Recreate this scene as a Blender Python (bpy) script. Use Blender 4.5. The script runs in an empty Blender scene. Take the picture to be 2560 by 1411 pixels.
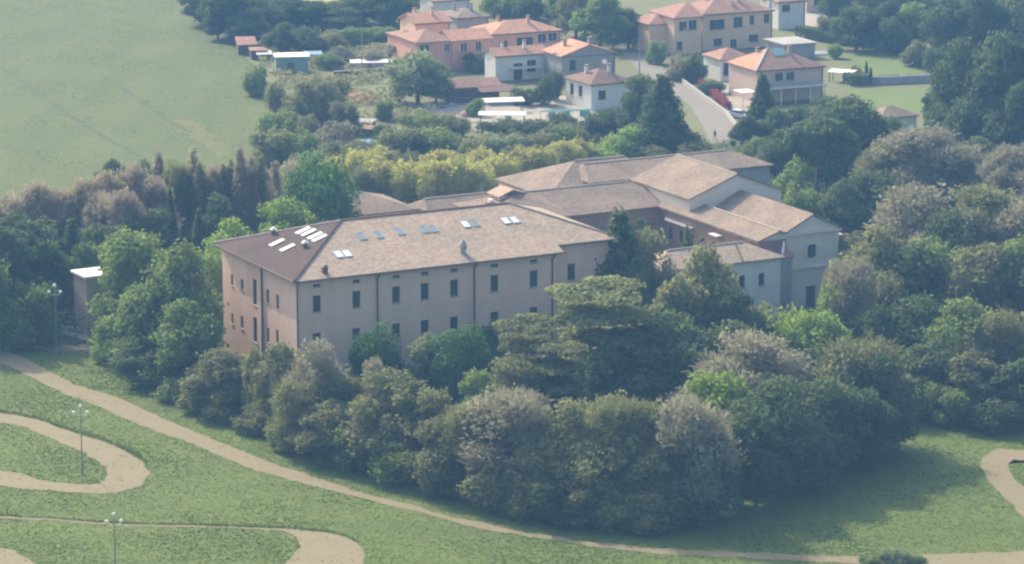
import bpy, math, random
import numpy as np
from mathutils import Vector, Matrix
random.seed(7); RNG = np.random.default_rng(7)
C = bpy.context.scene.collection
SC = bpy.context.scene

# ---------------------------------------------------------------- camera, sky, sun, exposure
FPX, PITCH, CAMH = 8470.0, 0.222, 107.0
cam_d = bpy.data.cameras.new('camera'); cam = bpy.data.objects.new('camera', cam_d); C.objects.link(cam)
cam.location = (0, 0, CAMH); cam.rotation_euler = (math.pi/2-PITCH, 0, 0)
cam_d.sensor_width = 36; cam_d.lens = 36*FPX/2560; cam_d.clip_start = 1; cam_d.clip_end = 9000
SC.camera = cam
SUN_EL, SUN_AZ = math.radians(37), math.radians(36)      # azimuth: from the view axis (+Y) towards the left (-X)
SUN_DIR = Vector((-math.sin(SUN_AZ)*math.cos(SUN_EL), math.cos(SUN_AZ)*math.cos(SUN_EL), math.sin(SUN_EL)))
w = bpy.data.worlds.new('World'); SC.world = w; w.use_nodes = True
nt = w.node_tree; nt.nodes.clear()
sk = nt.nodes.new('ShaderNodeTexSky'); sk.sky_type = 'NISHITA'; sk.sun_disc = False
sk.sun_elevation = SUN_EL; sk.sun_rotation = -SUN_AZ; sk.air_density = 1.5; sk.dust_density = 5.0; sk.ozone_density = 0.6
bg = nt.nodes.new('ShaderNodeBackground'); bg.inputs['Strength'].default_value = 0.14
ow = nt.nodes.new('ShaderNodeOutputWorld')
nt.links.new(sk.outputs[0], bg.inputs[0]); nt.links.new(bg.outputs[0], ow.inputs[0])
sd = bpy.data.lights.new('sun', 'SUN'); sd.energy = 3.3; sd.angle = math.radians(0.5); sd.color = (1.0, 0.88, 0.69)
so = bpy.data.objects.new('sun', sd); C.objects.link(so); so.rotation_euler = SUN_DIR.to_track_quat('Z', 'Y').to_euler()
SC.view_settings.view_transform = 'Standard'; SC.view_settings.look = 'None'
SC.view_settings.exposure = 0.96; SC.view_settings.gamma = 1.0; SC.view_settings.use_curve_mapping = False
SC.cycles.max_bounces = 5; SC.cycles.diffuse_bounces = 3; SC.cycles.glossy_bounces = 1
SC.cycles.transmission_bounces = 3; SC.cycles.transparent_max_bounces = 4; SC.cycles.volume_bounces = 0
SC.cycles.use_denoising = True
SC.cycles.filter_width = 2.3          # a long zoom lens through warm air draws softly
HAZE_DENSITY, HAZE_COLOR = 0.00031, (0.25, 0.53, 1.0, 1)

# ---------------------------------------------------------------- where the rays of the measured picture points meet the ground / a wall
cP, sP = math.cos(PITCH), math.sin(PITCH)
def ray(px, py):
    x = (px-1280)/FPX; u = -(py-705.5)/FPX
    return np.array([x, cP+u*sP, -sP+u*cP])
def G(px, py, z=0.0):
    d = ray(px, py); t = (z-CAMH)/d[2]
    return np.array([d[0]*t, d[1]*t, z])
def scale_at(p):                                        # photo pixels per metre
    return FPX/(p[1]*cP-(p[2]-CAMH)*sP)
def hit(px, py, P, n):                                  # ray with the plane through P with normal n
    d = ray(px, py); o = np.array([0, 0, CAMH]); n = np.array(n, float)
    return o+d*(((np.array(P)-o)@n)/(d@n))

# ---------------------------------------------------------------- helpers
class MB:
    def __init__(s): s.v = []; s.f = []
    def add(s, vs, fs):
        b = len(s.v); s.v += [tuple(map(float, p)) for p in vs]; s.f += [tuple(b+i for i in f) for f in fs]; return s
    def box(s, x0, x1, y0, y1, z0, z1):
        return s.add([(x0,y0,z0),(x1,y0,z0),(x1,y1,z0),(x0,y1,z0),(x0,y0,z1),(x1,y0,z1),(x1,y1,z1),(x0,y1,z1)],
              [(3,2,1,0),(4,5,6,7),(0,1,5,4),(1,2,6,5),(2,3,7,6),(3,0,4,7)])
    def tube(s, pts, rads, n=6, cap=True):
        rings = []; b = len(s.v)
        for i, p in enumerate(pts):
            p = Vector(p); a = Vector(pts[max(0, i-1)]); c = Vector(pts[min(len(pts)-1, i+1)])
            q = (c-a).to_track_quat('Z', 'Y') if (c-a).length > 1e-6 else Vector((0,0,1)).to_track_quat('Z','Y')
            r = rads[i] if isinstance(rads, (list, tuple)) else rads
            for k in range(n):
                s.v.append(tuple(p+q @ Vector((r*math.cos(2*math.pi*k/n), r*math.sin(2*math.pi*k/n), 0))))
        for i in range(len(pts)-1):
            for k in range(n):
                s.f.append((b+i*n+k, b+i*n+(k+1)%n, b+(i+1)*n+(k+1)%n, b+(i+1)*n+k))
        if cap:
            s.f.append(tuple(b+k for k in reversed(range(n)))); e = b+(len(pts)-1)*n
            s.f.append(tuple(e+k for k in range(n)))
        return s
    def ball(s, c, r, n=10, m=7, sz=1.0):
        b = len(s.v)
        for i in range(m+1):
            t = math.pi*i/m
            for k in range(n):
                a = 2*math.pi*k/n
                s.v.append((c[0]+r*math.sin(t)*math.cos(a), c[1]+r*math.sin(t)*math.sin(a), c[2]+r*sz*math.cos(t)))
        for i in range(m):
            for k in range(n):
                s.f.append((b+i*n+k, b+(i+1)*n+k, b+(i+1)*n+(k+1)%n, b+i*n+(k+1)%n))
        return s
    def build(s, name, mat, parent=None, smooth=False):
        me = bpy.data.meshes.new(name); me.from_pydata(s.v, [], s.f); me.update()
        if smooth:
            for p in me.polygons: p.use_smooth = True
        me.materials.append(mat)
        o = bpy.data.objects.new(name, me); C.objects.link(o)
        if parent is not None: o.parent = parent
        return o
def np_mesh(name, V, quads, mat):                       # V (n,3), quads (m,k)
    me = bpy.data.meshes.new(name); k = quads.shape[1]
    me.vertices.add(len(V)); me.vertices.foreach_set('co', V.astype(np.float32).ravel())
    me.loops.add(quads.size); me.loops.foreach_set('vertex_index', quads.astype(np.int32).ravel())
    me.polygons.add(len(quads)); me.polygons.foreach_set('loop_start', np.arange(0, quads.size, k, dtype=np.int32))
    me.update(calc_edges=True); me.validate(); me.materials.append(mat)
    return me
def tag(o, label=None, cat=None, group=None, kind=None):
    if label: o['label'] = label
    if cat: o['category'] = cat
    if group: o['group'] = group
    if kind: o['kind'] = kind
    return o
def thing(name, label, cat, loc, rz=0, group=None, scale=(1,1,1)):
    o = bpy.data.objects.new(name, None); C.objects.link(o); o.empty_display_size = .5
    o.location = loc; o.rotation_euler = (0, 0, rz); o.scale = scale
    return tag(o, label, cat, group)
def dup(root, loc, rz, label=None, group=None, scale=None):
    r = root.copy(); C.objects.link(r); r.location = loc; r.rotation_euler = (0, 0, rz)
    if scale: r.scale = scale
    if label: r['label'] = label
    if group: r['group'] = group
    for ch in list(root.children):
        c = ch.copy(); C.objects.link(c); c.parent = r
        for g in ch.children:
            d = g.copy(); C.objects.link(d); d.parent = c
    return r

# ---------------------------------------------------------------- materials
MATS = {}
def mat(name, col, col2=None, scale=1.0, fine=8.0, rough=0.9, bump=0.0, objrand=0.0, transl=0.0, metal=0.0, contrast=0.5, finemix=0.35, col3=None, spec=0.3, aniso=None, rot=0.0):
    if name in MATS: return MATS[name]
    m = bpy.data.materials.new(name); m.use_nodes = True; t = m.node_tree; N = t.nodes; L = t.links; N.clear()
    out = N.new('ShaderNodeOutputMaterial'); b = N.new('ShaderNodeBsdfPrincipled')
    b.inputs['Roughness'].default_value = rough; b.inputs['Metallic'].default_value = metal
    b.inputs['Specular IOR Level'].default_value = spec
    tc = N.new('ShaderNodeTexCoord')
    col2 = col2 or tuple(c*0.75 for c in col)
    n1 = N.new('ShaderNodeTexNoise'); n1.inputs['Scale'].default_value = scale; n1.inputs['Detail'].default_value = 4
    n2 = N.new('ShaderNodeTexNoise'); n2.inputs['Scale'].default_value = fine; n2.inputs['Detail'].default_value = 2
    L.new(tc.outputs['Object'], n2.inputs['Vector'])
    if aniso:
        mp = N.new('ShaderNodeMapping'); mp.inputs['Scale'].default_value = aniso; mp.inputs['Rotation'].default_value = (0, 0, rot)
        L.new(tc.outputs['Object'], mp.inputs['Vector']); L.new(mp.outputs[0], n1.inputs['Vector']); n1.inputs['Detail'].default_value = 7
    else: L.new(tc.outputs['Object'], n1.inputs['Vector'])
    mx = N.new('ShaderNodeMix'); mx.data_type = 'FLOAT'; mx.inputs[0].default_value = finemix
    L.new(n1.outputs[0], mx.inputs[2]); L.new(n2.outputs[0], mx.inputs[3])
    r = N.new('ShaderNodeValToRGB')
    h = 0.32*(1-contrast)+0.02
    r.color_ramp.elements[0].position = 0.5-h; r.color_ramp.elements[1].position = 0.5+h
    r.color_ramp.elements[0].color = (*col2, 1); r.color_ramp.elements[1].color = (*col, 1)
    if col3:
        e = r.color_ramp.elements.new(0.5); e.color = (*col3, 1)
    L.new(mx.outputs[0], r.inputs[0]); cout = r.outputs[0]
    if objrand > 0:
        oi = N.new('ShaderNodeObjectInfo'); mr = N.new('ShaderNodeMapRange')
        mr.inputs['To Min'].default_value = 1-objrand; mr.inputs['To Max'].default_value = 1+objrand
        L.new(oi.outputs['Random'], mr.inputs['Value'])
        hs = N.new('ShaderNodeHueSaturation'); L.new(mr.outputs[0], hs.inputs['Value']); L.new(cout, hs.inputs['Color']); cout = hs.outputs[0]
    L.new(cout, b.inputs['Base Color'])
    if bump > 0:
        bp = N.new('ShaderNodeBump'); bp.inputs['Strength'].default_value = bump; bp.inputs['Distance'].default_value = 0.1
        L.new(n2.outputs[0], bp.inputs['Height']); L.new(bp.outputs[0], b.inputs['Normal'])
    sh = b.outputs[0]
    if transl > 0:
        tr = N.new('ShaderNodeBsdfTranslucent'); L.new(cout, tr.inputs[0])
        ms = N.new('ShaderNodeMixShader'); ms.inputs[0].default_value = transl
        L.new(sh, ms.inputs[1]); L.new(tr.outputs[0], ms.inputs[2]); sh = ms.outputs[0]
    L.new(sh, out.inputs['Surface'])
    MATS[name] = m; return m
def tiles(name, col, col2, lichen=(0.30,0.29,0.26), lich=0.3, ax=0):
    """pantile roof: rows of tiles running down the slope, with blotches and lichen"""
    if name in MATS: return MATS[name]
    m = bpy.data.materials.new(name); m.use_nodes = True; t = m.node_tree; N = t.nodes; L = t.links; N.clear()
    out = N.new('ShaderNodeOutputMaterial'); b = N.new('ShaderNodeBsdfPrincipled'); b.inputs['Roughness'].default_value = .92
    b.inputs['Specular IOR Level'].default_value = .15
    tc = N.new('ShaderNodeTexCoord')
    n1 = N.new('ShaderNodeTexNoise'); n1.inputs['Scale'].default_value = .22; n1.inputs['Detail'].default_value = 6
    n2 = N.new('ShaderNodeTexNoise'); n2.inputs['Scale'].default_value = 2.6; n2.inputs['Detail'].default_value = 3
    vo = N.new('ShaderNodeTexVoronoi'); vo.inputs['Scale'].default_value = 3.2
    for n in (n1, n2, vo): L.new(tc.outputs['Object'], n.inputs['Vector'])
    r1 = N.new('ShaderNodeValToRGB'); r1.color_ramp.elements[0].position = .35; r1.color_ramp.elements[1].position = .65
    r1.color_ramp.elements[0].color = (*col2, 1); r1.color_ramp.elements[1].color = (*col, 1)
    L.new(n1.outputs[0], r1.inputs[0])
    hs = N.new('ShaderNodeHueSaturation'); mr = N.new('ShaderNodeMapRange'); mr.inputs['To Min'].default_value = .78; mr.inputs['To Max'].default_value = 1.22
    sepc = N.new('ShaderNodeSeparateColor'); L.new(vo.outputs['Color'], sepc.inputs[0]); L.new(sepc.outputs[0], mr.inputs['Value'])
    L.new(mr.outputs[0], hs.inputs['Value']); L.new(r1.outputs[0], hs.inputs['Color'])
    r2 = N.new('ShaderNodeValToRGB'); r2.color_ramp.elements[0].position = .5; r2.color_ramp.elements[1].position = .68
    r2.color_ramp.elements[0].color = (0,0,0,1); r2.color_ramp.elements[1].color = (lich,lich,lich,1)
    L.new(n2.outputs[0], r2.inputs[0])
    mx = N.new('ShaderNodeMix'); mx.data_type = 'RGBA'; L.new(r2.outputs[0], mx.inputs[0]); L.new(hs.outputs[0], mx.inputs[6]); mx.inputs[7].default_value = (*lichen, 1)
    L.new(mx.outputs[2], b.inputs['Base Color'])
    wv = N.new('ShaderNodeTexWave'); wv.bands_direction = 'XYZ'[ax]; wv.inputs['Scale'].default_value = 1.3; wv.inputs['Distortion'].default_value = .6
    L.new(tc.outputs['Object'], wv.inputs['Vector'])
    bp = N.new('ShaderNodeBump'); bp.inputs['Strength'].default_value = .7; bp.inputs['Distance'].default_value = .06
    L.new(wv.outputs[0], bp.inputs['Height']); L.new(bp.outputs[0], b.inputs['Normal'])
    L.new(b.outputs[0], out.inputs['Surface']); MATS[name] = m; return m
M_BRICK = mat('brick_stucco', (.82,.57,.43), (.62,.43,.33), .5, 3.5, contrast=.2, bump=.2, aniso=(1,1,.3))
M_PALE = mat('pale_stucco', (.74,.67,.57), (.62,.56,.48), .4, 2.5, contrast=.25, aniso=(1,1,.3))
M_CREAM = mat('cream_stucco', (.74,.54,.37), (.64,.46,.32), .4, 3, contrast=.3)
M_PINK = mat('pink_stucco', (.70,.37,.28), (.60,.32,.25), .4, 3, contrast=.3)
M_WHITE = mat('white_plaster', (.72,.70,.66), (.60,.59,.56), .5, 3, contrast=.3)
M_GREYW = mat('grey_plaster', (.36,.35,.34), (.29,.28,.28), .5, 3)
M_DARK = mat('window_shutter', (.045,.07,.07), (.025,.045,.05), 1, 10, rough=.5)
M_GLASS = mat('window_glass', (.03,.04,.05), (.02,.03,.035), 1, 5, rough=.15, spec=.6)
M_STONE = mat('sill_stone', (.38,.36,.33), (.30,.28,.26), 1, 6)
M_BRICKD = mat('brick_painted_shade', (.30,.20,.15), (.22,.16,.13), .35, 3.5, contrast=.35)  # courtyard shade is put into this darker brick colour
M_PIPE = mat('copper_pipe', (.13,.09,.075), (.09,.065,.055), 1, 6, rough=.5)
M_TILE = tiles('roof_tiles_main', (.45,.325,.24), (.36,.285,.22), (.43,.40,.31), .55)
M_TILE2 = tiles('roof_tiles_grey', (.30,.225,.175), (.22,.175,.14), (.25,.23,.19), .4)
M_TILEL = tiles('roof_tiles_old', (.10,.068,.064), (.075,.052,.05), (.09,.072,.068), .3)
M_TILEO = tiles('roof_tiles_orange', (.56,.29,.185), (.44,.25,.17), (.42,.33,.25), .4)
M_TILER = tiles('roof_tiles_red', (.40,.22,.165), (.31,.19,.145), (.34,.28,.23), .4)
M_TILEB = tiles('roof_tiles_brown', (.26,.165,.12), (.20,.135,.105), (.24,.2,.16), .3)
M_RIDGE = mat('ridge_tiles', (.17,.10,.08), (.12,.075,.06), 1, 5)
M_RIDGEL = mat('ridge_tiles_pale', (.42,.36,.30), (.33,.28,.24), 1, 5)
M_METAL = mat('galvanised_metal', (.45,.46,.47), (.36,.37,.38), 1, 6, rough=.45, metal=.3)
M_LAMPW = mat('lamp_white', (.85,.86,.86), (.8,.8,.8), 1, 6, rough=.35)
M_SKYL = mat('skylight_blind', (.80,.82,.84), (.70,.73,.76), 1, 6, rough=.3)
M_SKYG = mat('skylight_glass', (.16,.22,.25), (.12,.17,.20), 1, 6, rough=.12, spec=.7)
M_CONC = mat('concrete', (.40,.39,.37), (.32,.31,.30), .5, 5)
M_SHEET = mat('white_sheeting', (.80,.77,.70), (.68,.65,.60), .8, 5, rough=.6)
M_TEAL = mat('teal_sheeting', (.12,.42,.38), (.10,.34,.32), 1, 5, rough=.6)
M_BLUE = mat('blue_sheeting', (.20,.32,.50), (.16,.26,.42), 1, 5, rough=.6)
M_GREENP = mat('green_panel', (.24,.33,.30), (.19,.27,.25), 1, 5, rough=.6)
M_WOOD = mat('weathered_wood', (.16,.12,.09), (.10,.08,.06), 1, 6)
M_RED = mat('red_painted_metal', (.35,.07,.06), (.28,.06,.05), 1, 6)
M_SOIL = mat('orange_earth', (.46,.27,.14), (.38,.23,.13), .8, 5, bump=.4)
M_BARK = mat('bark', (.13,.105,.08), (.08,.065,.05), 1.5, 8)
# ---- ground materials
M_GROUND = mat('meadow_ground', (.12,.165,.027), (.065,.104,.019), .06, 1.2, contrast=.2, finemix=.3, col3=(.095,.132,.023), aniso=(1,2.2,1), rot=.5)
M_FIELD = mat('field_crop', (.100,.118,.018), (.042,.072,.010), .05, .6, contrast=.12, finemix=.25, col3=(.072,.098,.015), aniso=(2.5,.6,1), rot=-.6)
M_PATH = mat('gravel_path', (.235,.185,.115), (.165,.155,.08), .45, 4, contrast=.1, bump=.3)
M_ROAD = mat('worn_asphalt', (.215,.195,.17), (.175,.16,.14), .2, 3, contrast=.3)
M_LITTER = mat('leaf_litter', (.055,.07,.03), (.035,.045,.022), .3, 2, contrast=.3)
M_SCRUBG = mat('scrub_ground', (.15,.165,.06), (.11,.11,.055), .12, 1.5, contrast=.35)
M_LAWN = mat('garden_lawn', (.125,.175,.04), (.09,.135,.032), .15, 2, contrast=.3)
M_YARD = mat('yard_gravel', (.36,.32,.27), (.28,.25,.21), .3, 3)
# ---- foliage
def leafmat(name, a, b, **k):
    return mat(name, a, b, k.get('scale', .45), k.get('fine', 2.2), rough=.7, objrand=k.get('r', .12), transl=k.get('t', .5), contrast=.45, finemix=.45, spec=.2)
LEAF = dict(
    mid=leafmat('leaves_mid_green', (.27,.36,.095), (.14,.205,.06)),
    dark=leafmat('leaves_dark_green', (.15,.205,.072), (.075,.118,.046)),
    deep=leafmat('leaves_glossy_green', (.12,.25,.06), (.045,.12,.032)),
    olive=leafmat('leaves_olive', (.28,.295,.125), (.17,.19,.08)),
    lime=leafmat('leaves_spring_green', (.35,.47,.09), (.19,.30,.055)),
    yellow=leafmat('leaves_yellow_green', (.58,.56,.17), (.34,.36,.11)),
    grey=leafmat('twigs_grey_brown', (.34,.32,.22), (.22,.22,.145)),
    red=leafmat('twigs_red_brown', (.43,.37,.26), (.28,.255,.175)),
    cedar=leafmat('needles_cedar', (.31,.33,.13), (.12,.155,.065)),
    silver=leafmat('leaves_silver', (.38,.43,.22), (.22,.27,.14)),
    scarlet=leafmat('leaves_red_hedge', (.36,.08,.06), (.22,.06,.05)),
)

# ---------------------------------------------------------------- haze
hz = MB().box(-3020, 3020, -3020, 3020, -1.0, CAMH+12)
hm = bpy.data.materials.new('haze_air'); hm.use_nodes = True; t = hm.node_tree; t.nodes.clear()
pv = t.nodes.new('ShaderNodeVolumePrincipled'); pv.inputs['Color'].default_value = HAZE_COLOR; pv.inputs['Density'].default_value = HAZE_DENSITY
pv.inputs['Anisotropy'].default_value = 0.0
oo = t.nodes.new('ShaderNodeOutputMaterial'); t.links.new(pv.outputs[0], oo.inputs['Volume'])
tag(hz.build('haze', hm), 'pale blue air haze over the whole valley', 'haze', kind='stuff')

# ---------------------------------------------------------------- ground, paths, roads
tag(MB().add([(-3000,-3000,0),(3000,-3000,0),(3000,3000,0),(-3000,3000,0)], [(0,1,2,3)]).build('ground', M_GROUND), 'green meadow ground of the valley', 'ground', kind='structure')
def jit(pts, amp, step=1.2):
    out = []
    n = len(pts)
    for i in range(n):
        a, b = np.array(pts[i][:2]), np.array(pts[(i+1) % n][:2]); L = np.linalg.norm(b-a); k = max(1, int(L/step)) if L < 400 else 40
        for j in range(k):
            p = a+(b-a)*j/k; ph = p[0]*1.7+p[1]*1.1
            out.append((p[0]+amp*(math.sin(ph)+random.uniform(-1,1))*.6, p[1]+amp*(math.cos(ph*.8)+random.uniform(-1,1))*.6))
    return out
def smooth(px, k=5):                                   # Catmull-Rom through open list of picture points
    P = [np.array(p, float) for p in px]; out = []
    for i in range(len(P)-1):
        p0, p1, p2, p3 = P[max(0,i-1)], P[i], P[i+1], P[min(len(P)-1,i+2)]
        for j in range(k):
            s = j/k
            out.append(.5*((2*p1)+(-p0+p2)*s+(2*p0-5*p1+4*p2-p3)*s*s+(-p0+3*p1-3*p2+p3)*s**3))
    out.append(P[-1]); return out
LOOSE = []                                             # polygons in which no meadow grass grows
def sheet(name, px, m, z, amp=.3, label=None, keep=True, step=1.2):
    pts = jit([G(*p) for p in px], amp, step)
    if keep: LOOSE.append(np.array(pts))
    o = MB().add([(x, y, z) for x, y in pts], [tuple(range(len(pts)))])
    # make sure it faces up
    A = sum(pts[i][0]*pts[(i+1)%len(pts)][1]-pts[(i+1)%len(pts)][0]*pts[i][1] for i in range(len(pts)))
    if A < 0: o.f = [tuple(reversed(o.f[0]))]
    return tag(o.build(name, m), label or name.replace('_',' '), 'ground', kind='structure')
sheet('field', [(-900,-60),(480,-60),(520,20),(575,95),(640,175),(700,250),(760,300),(800,380),(700,430),(450,440),(300,470),(0,540),(-900,640)], M_FIELD, .01, .8, 'sloping green crop field at the upper left', keep=False, step=3)
sheet('wood_floor', [(-900,760),(0,800),(150,860),(240,890),(420,960),(560,1050),(760,1130),(1000,1200),(1250,1265),(1600,1300),(1800,1280),(2000,1200),(2200,1110),(2270,1040),(2400,1010),(2560,980),(3400,960),(3400,380),(1960,390),(1850,350),(1100,480),(700,600),(0,560),(-900,640)], M_LITTER, .02, .8, 'dark shaded floor of the wood', step=3)
sheet('village_ground', [(700,240),(640,175),(560,60),(520,-20),(3000,-20),(3000,300),(1960,395),(1850,352),(1500,400),(1300,350),(900,420),(780,400)], M_SCRUBG, .014, .6, 'scrubby garden ground around the village houses', keep=False, step=3)
up = smooth([(-700,610),(0,872),(80,905),(190,962),(290,992),(400,1045),(560,1110),(700,1165),(900,1230),(1050,1270),(1200,1308),(1400,1345),(1600,1368),(1800,1379),(2000,1388),(2150,1391),(2400,1384),(2600,1378),(3200,1360)])
dn = smooth([(-700,645),(0,906),(60,933),(150,978),(240,1013),(350,1063),(500,1120),(650,1178),(830,1229),(1000,1270),(1200,1322),(1350,1346),(1600,1381),(1800,1392),(2000,1403),(2150,1412),(2400,1425),(2600,1430),(3200,1440)])
sheet('upper_path', up+dn[::-1], M_PATH, .035, .35, 'long pale gravel path running along the wood edge')
ou = smooth([(-500,975),(0,1033),(100,1052),(160,1075),(245,1100),(300,1122),(345,1148),(372,1176),(362,1202),(320,1226),(230,1234),(100,1226),(0,1215),(-500,1150)])
inn = smooth([(-500,1005),(0,1057),(80,1077),(150,1107),(200,1130),(248,1160),(271,1186),(262,1201),(230,1212),(150,1208),(60,1190),(0,1178),(-500,1115)])
sheet('hairpin_path', ou+inn[::-1], M_PATH, .031, .32, 'pale gravel path turning back in a hairpin at the left')
ou = smooth([(-500,1262),(0,1291),(150,1299),(300,1311),(500,1315),(700,1322),(800,1329),(855,1342),(895,1364),(912,1388),(905,1415),(860,1460),(700,1520)])
inn = smooth([(-500,1268),(0,1296),(150,1303),(300,1315),(500,1319),(690,1327),(730,1338),(750,1356),(737,1384),(702,1415),(620,1470),(500,1520)])
sheet('lower_path', ou+inn[::-1], M_PATH, .027, .22, 'gravel path narrowing to a thin line at the bottom')
sheet('corner_path', smooth([(-300,1340),(0,1370),(50,1388),(90,1415),(110,1480)])+[(-300,1480)], M_PATH, .023, .15, 'corner of gravel path at the lower left')
ou = smooth([(2900,1120),(2560,1126),(2500,1122),(2462,1143),(2450,1165),(2478,1210),(2525,1258),(2570,1300),(2700,1370)])
inn = smooth([(2900,1142),(2570,1152),(2535,1150),(2522,1170),(2545,1205),(2600,1250),(2800,1350)])
sheet('right_path', ou+inn[::-1], M_PATH, .03, .15, 'gravel path bending at the right edge')
sheet('road', smooth([(1490,60),(1533,100),(1562,141),(1613,188),(1668,222),(1718,258),(1750,305),(1775,356)])+smooth([(1590,60),(1600,98),(1624,138),(1676,182),(1703,205),(1760,248),(1812,285),(1838,322),(1818,358)])[::-1], M_ROAD, .03, .1, 'pale worn road coming down between the villas')
sheet('parking_yard', [(1960,20),(2120,20),(2110,62),(2000,70)], M_YARD, .026, .1, 'pale gravel yard beyond the hedge')
sheet('villa_forecourt', [(1800,215),(1850,190),(1905,215),(1890,280),(1840,300),(1815,270)], M_YARD, .026, .1, 'gravel forecourt beside the villa')
sheet('upper_lawn', [(2120,135),(2320,135),(2340,195),(2190,200),(2130,190)], M_LAWN, .026, .2, 'upper garden lawn at the right')
sheet('lower_lawn', [(2120,225),(2330,222),(2350,280),(2250,282),(2130,262)], M_LAWN, .024, .2, 'lower garden lawn at the right')
M_TRACK = mat('trodden_crop', (.05,.08,.02), (.04,.065,.016), .3, 2)
sheet('field_track', smooth([(-200,70),(0,163),(100,233),(200,300),(290,355),(372,398)])+smooth([(-200,80),(0,172),(100,242),(200,310),(290,364),(366,403)])[::-1], M_TRACK, .02, .5, 'darker wheel track running down the left field', keep=False)
sheet('field_track', smooth([(300,215),(360,252),(430,302),(480,330)])+smooth([(296,220),(355,259),(425,309),(478,334)])[::-1], M_TRACK, .02, .5, 'short darker wheel track in the middle of the left field', keep=False)
sheet('worn_patch', smooth([(440,300),(500,310),(550,360),(570,390),(520,372),(470,335),(440,300)]), mat('dry_crop', (.115,.12,.026), (.09,.10,.02), .2, 2), .018, .8, 'dry pale patch low in the left field', keep=False)
sheet('yellow_field', [(690,-40),(860,-40),(850,4),(680,2)], mat('mustard_crop',(.32,.33,.08),(.26,.28,.07),.2,2), .024, .2, 'yellow crop strip at the top edge')
sheet('garden_lawn', [(800,80),(990,72),(1000,112),(870,122)], M_LAWN, .024, .2, 'small lime green garden plot left of the pink villa')
sheet('bare_yard', [(1190,250),(1420,240),(1500,270),(1480,320),(1200,330),(1040,300),(1020,260)], M_YARD, .022, .3, 'bare yard among the sheds')
sheet('dirt_patch', smooth([(830,160),(990,140),(1100,150),(1120,175),(960,185),(850,185)]), M_YARD, .022, .2, 'bare earth behind the greenhouse')
sheet('verge', smooth([(100,858),(160,862),(210,872),(150,880),(95,868)]), M_PATH, .028, .2, 'bare earth verge by the lamp')
sheet('tower_apron', [(150,822),(225,842),(215,852),(146,832)], M_CONC, .03, .05, 'pale paved apron at the foot of the small tower')

# ---------------------------------------------------------------- building blocks
def face_grid(mb, O, du, dz, n, L, H, holes, depth=.22):
    """a wall rectangle with rectangular openings and reveals; holes = (u0,z0,u1,z1)"""
    us = sorted({0, L, *[h[0] for h in holes], *[h[2] for h in holes]}); zs = sorted({0, H, *[h[1] for h in holes], *[h[3] for h in holes]})
    P = lambda u, z, d=0: tuple(O[i]+du[i]*u+dz[i]*z-n[i]*d for i in range(3))
    for i in range(len(us)-1):
        for j in range(len(zs)-1):
            uc, zc = (us[i]+us[i+1])/2, (zs[j]+zs[j+1])/2
            if any(h[0] < uc < h[2] and h[1] < zc < h[3] for h in holes): continue
            mb.add([P(us[i],zs[j]),P(us[i+1],zs[j]),P(us[i+1],zs[j+1]),P(us[i],zs[j+1])], [(0,1,2,3)])
    for (a,b,c,d) in holes:
        q = [(a,b),(c,b),(c,d),(a,d)]
        for k in range(4):
            p0, p1 = q[k], q[(k+1)%4]
            mb.add([P(*p0),P(*p1),P(*p1,depth),P(*p0,depth)], [(0,1,2,3)])
def window(parent, O, du, dz, n, h, mframe, mpane, shutter=False, sill=True, name='window', depth=.22):
    a, b, c, d = h; R = lambda u, z, dd: tuple(O[i]+du[i]*u+dz[i]*z-n[i]*dd for i in range(3))
    def slab(mb, u0, z0, u1, z1, d0, d1):
        vs = [R(u,z,dd) for dd in (d0,d1) for (u,z) in ((u0,z0),(u1,z0),(u1,z1),(u0,z1))]
        mb.add(vs, [(0,1,2,3),(7,6,5,4),(0,4,5,1),(1,5,6,2),(2,6,7,3),(3,7,4,0)])
    t = .07; f = MB()
    slab(f, a+.003, b+.003, c-.003, b+t, depth-.09, depth-.01); slab(f, a+.003, d-t, c-.003, d-.003, depth-.09, depth-.01)
    slab(f, a+.003, b+t, a+t, d-t, depth-.09, depth-.01); slab(f, c-t, b+t, c-.003, d-t, depth-.09, depth-.01)
    if c-a > .7: slab(f, (a+c)/2-.035, b+t, (a+c)/2+.035, d-t, depth-.085, depth-.012)
    wi = f.build(name, mframe, parent)
    p = MB(); slab(p, a+.02, b+.02, c-.02, d-.02, depth-.05, depth+.03); p.build('pane', mpane, wi)
    if sill:
        s = MB(); slab(s, a-.08, b-.13, c+.08, b-.005, -.10, -.003); s.build('sill', M_STONE, wi)
    return wi
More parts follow.
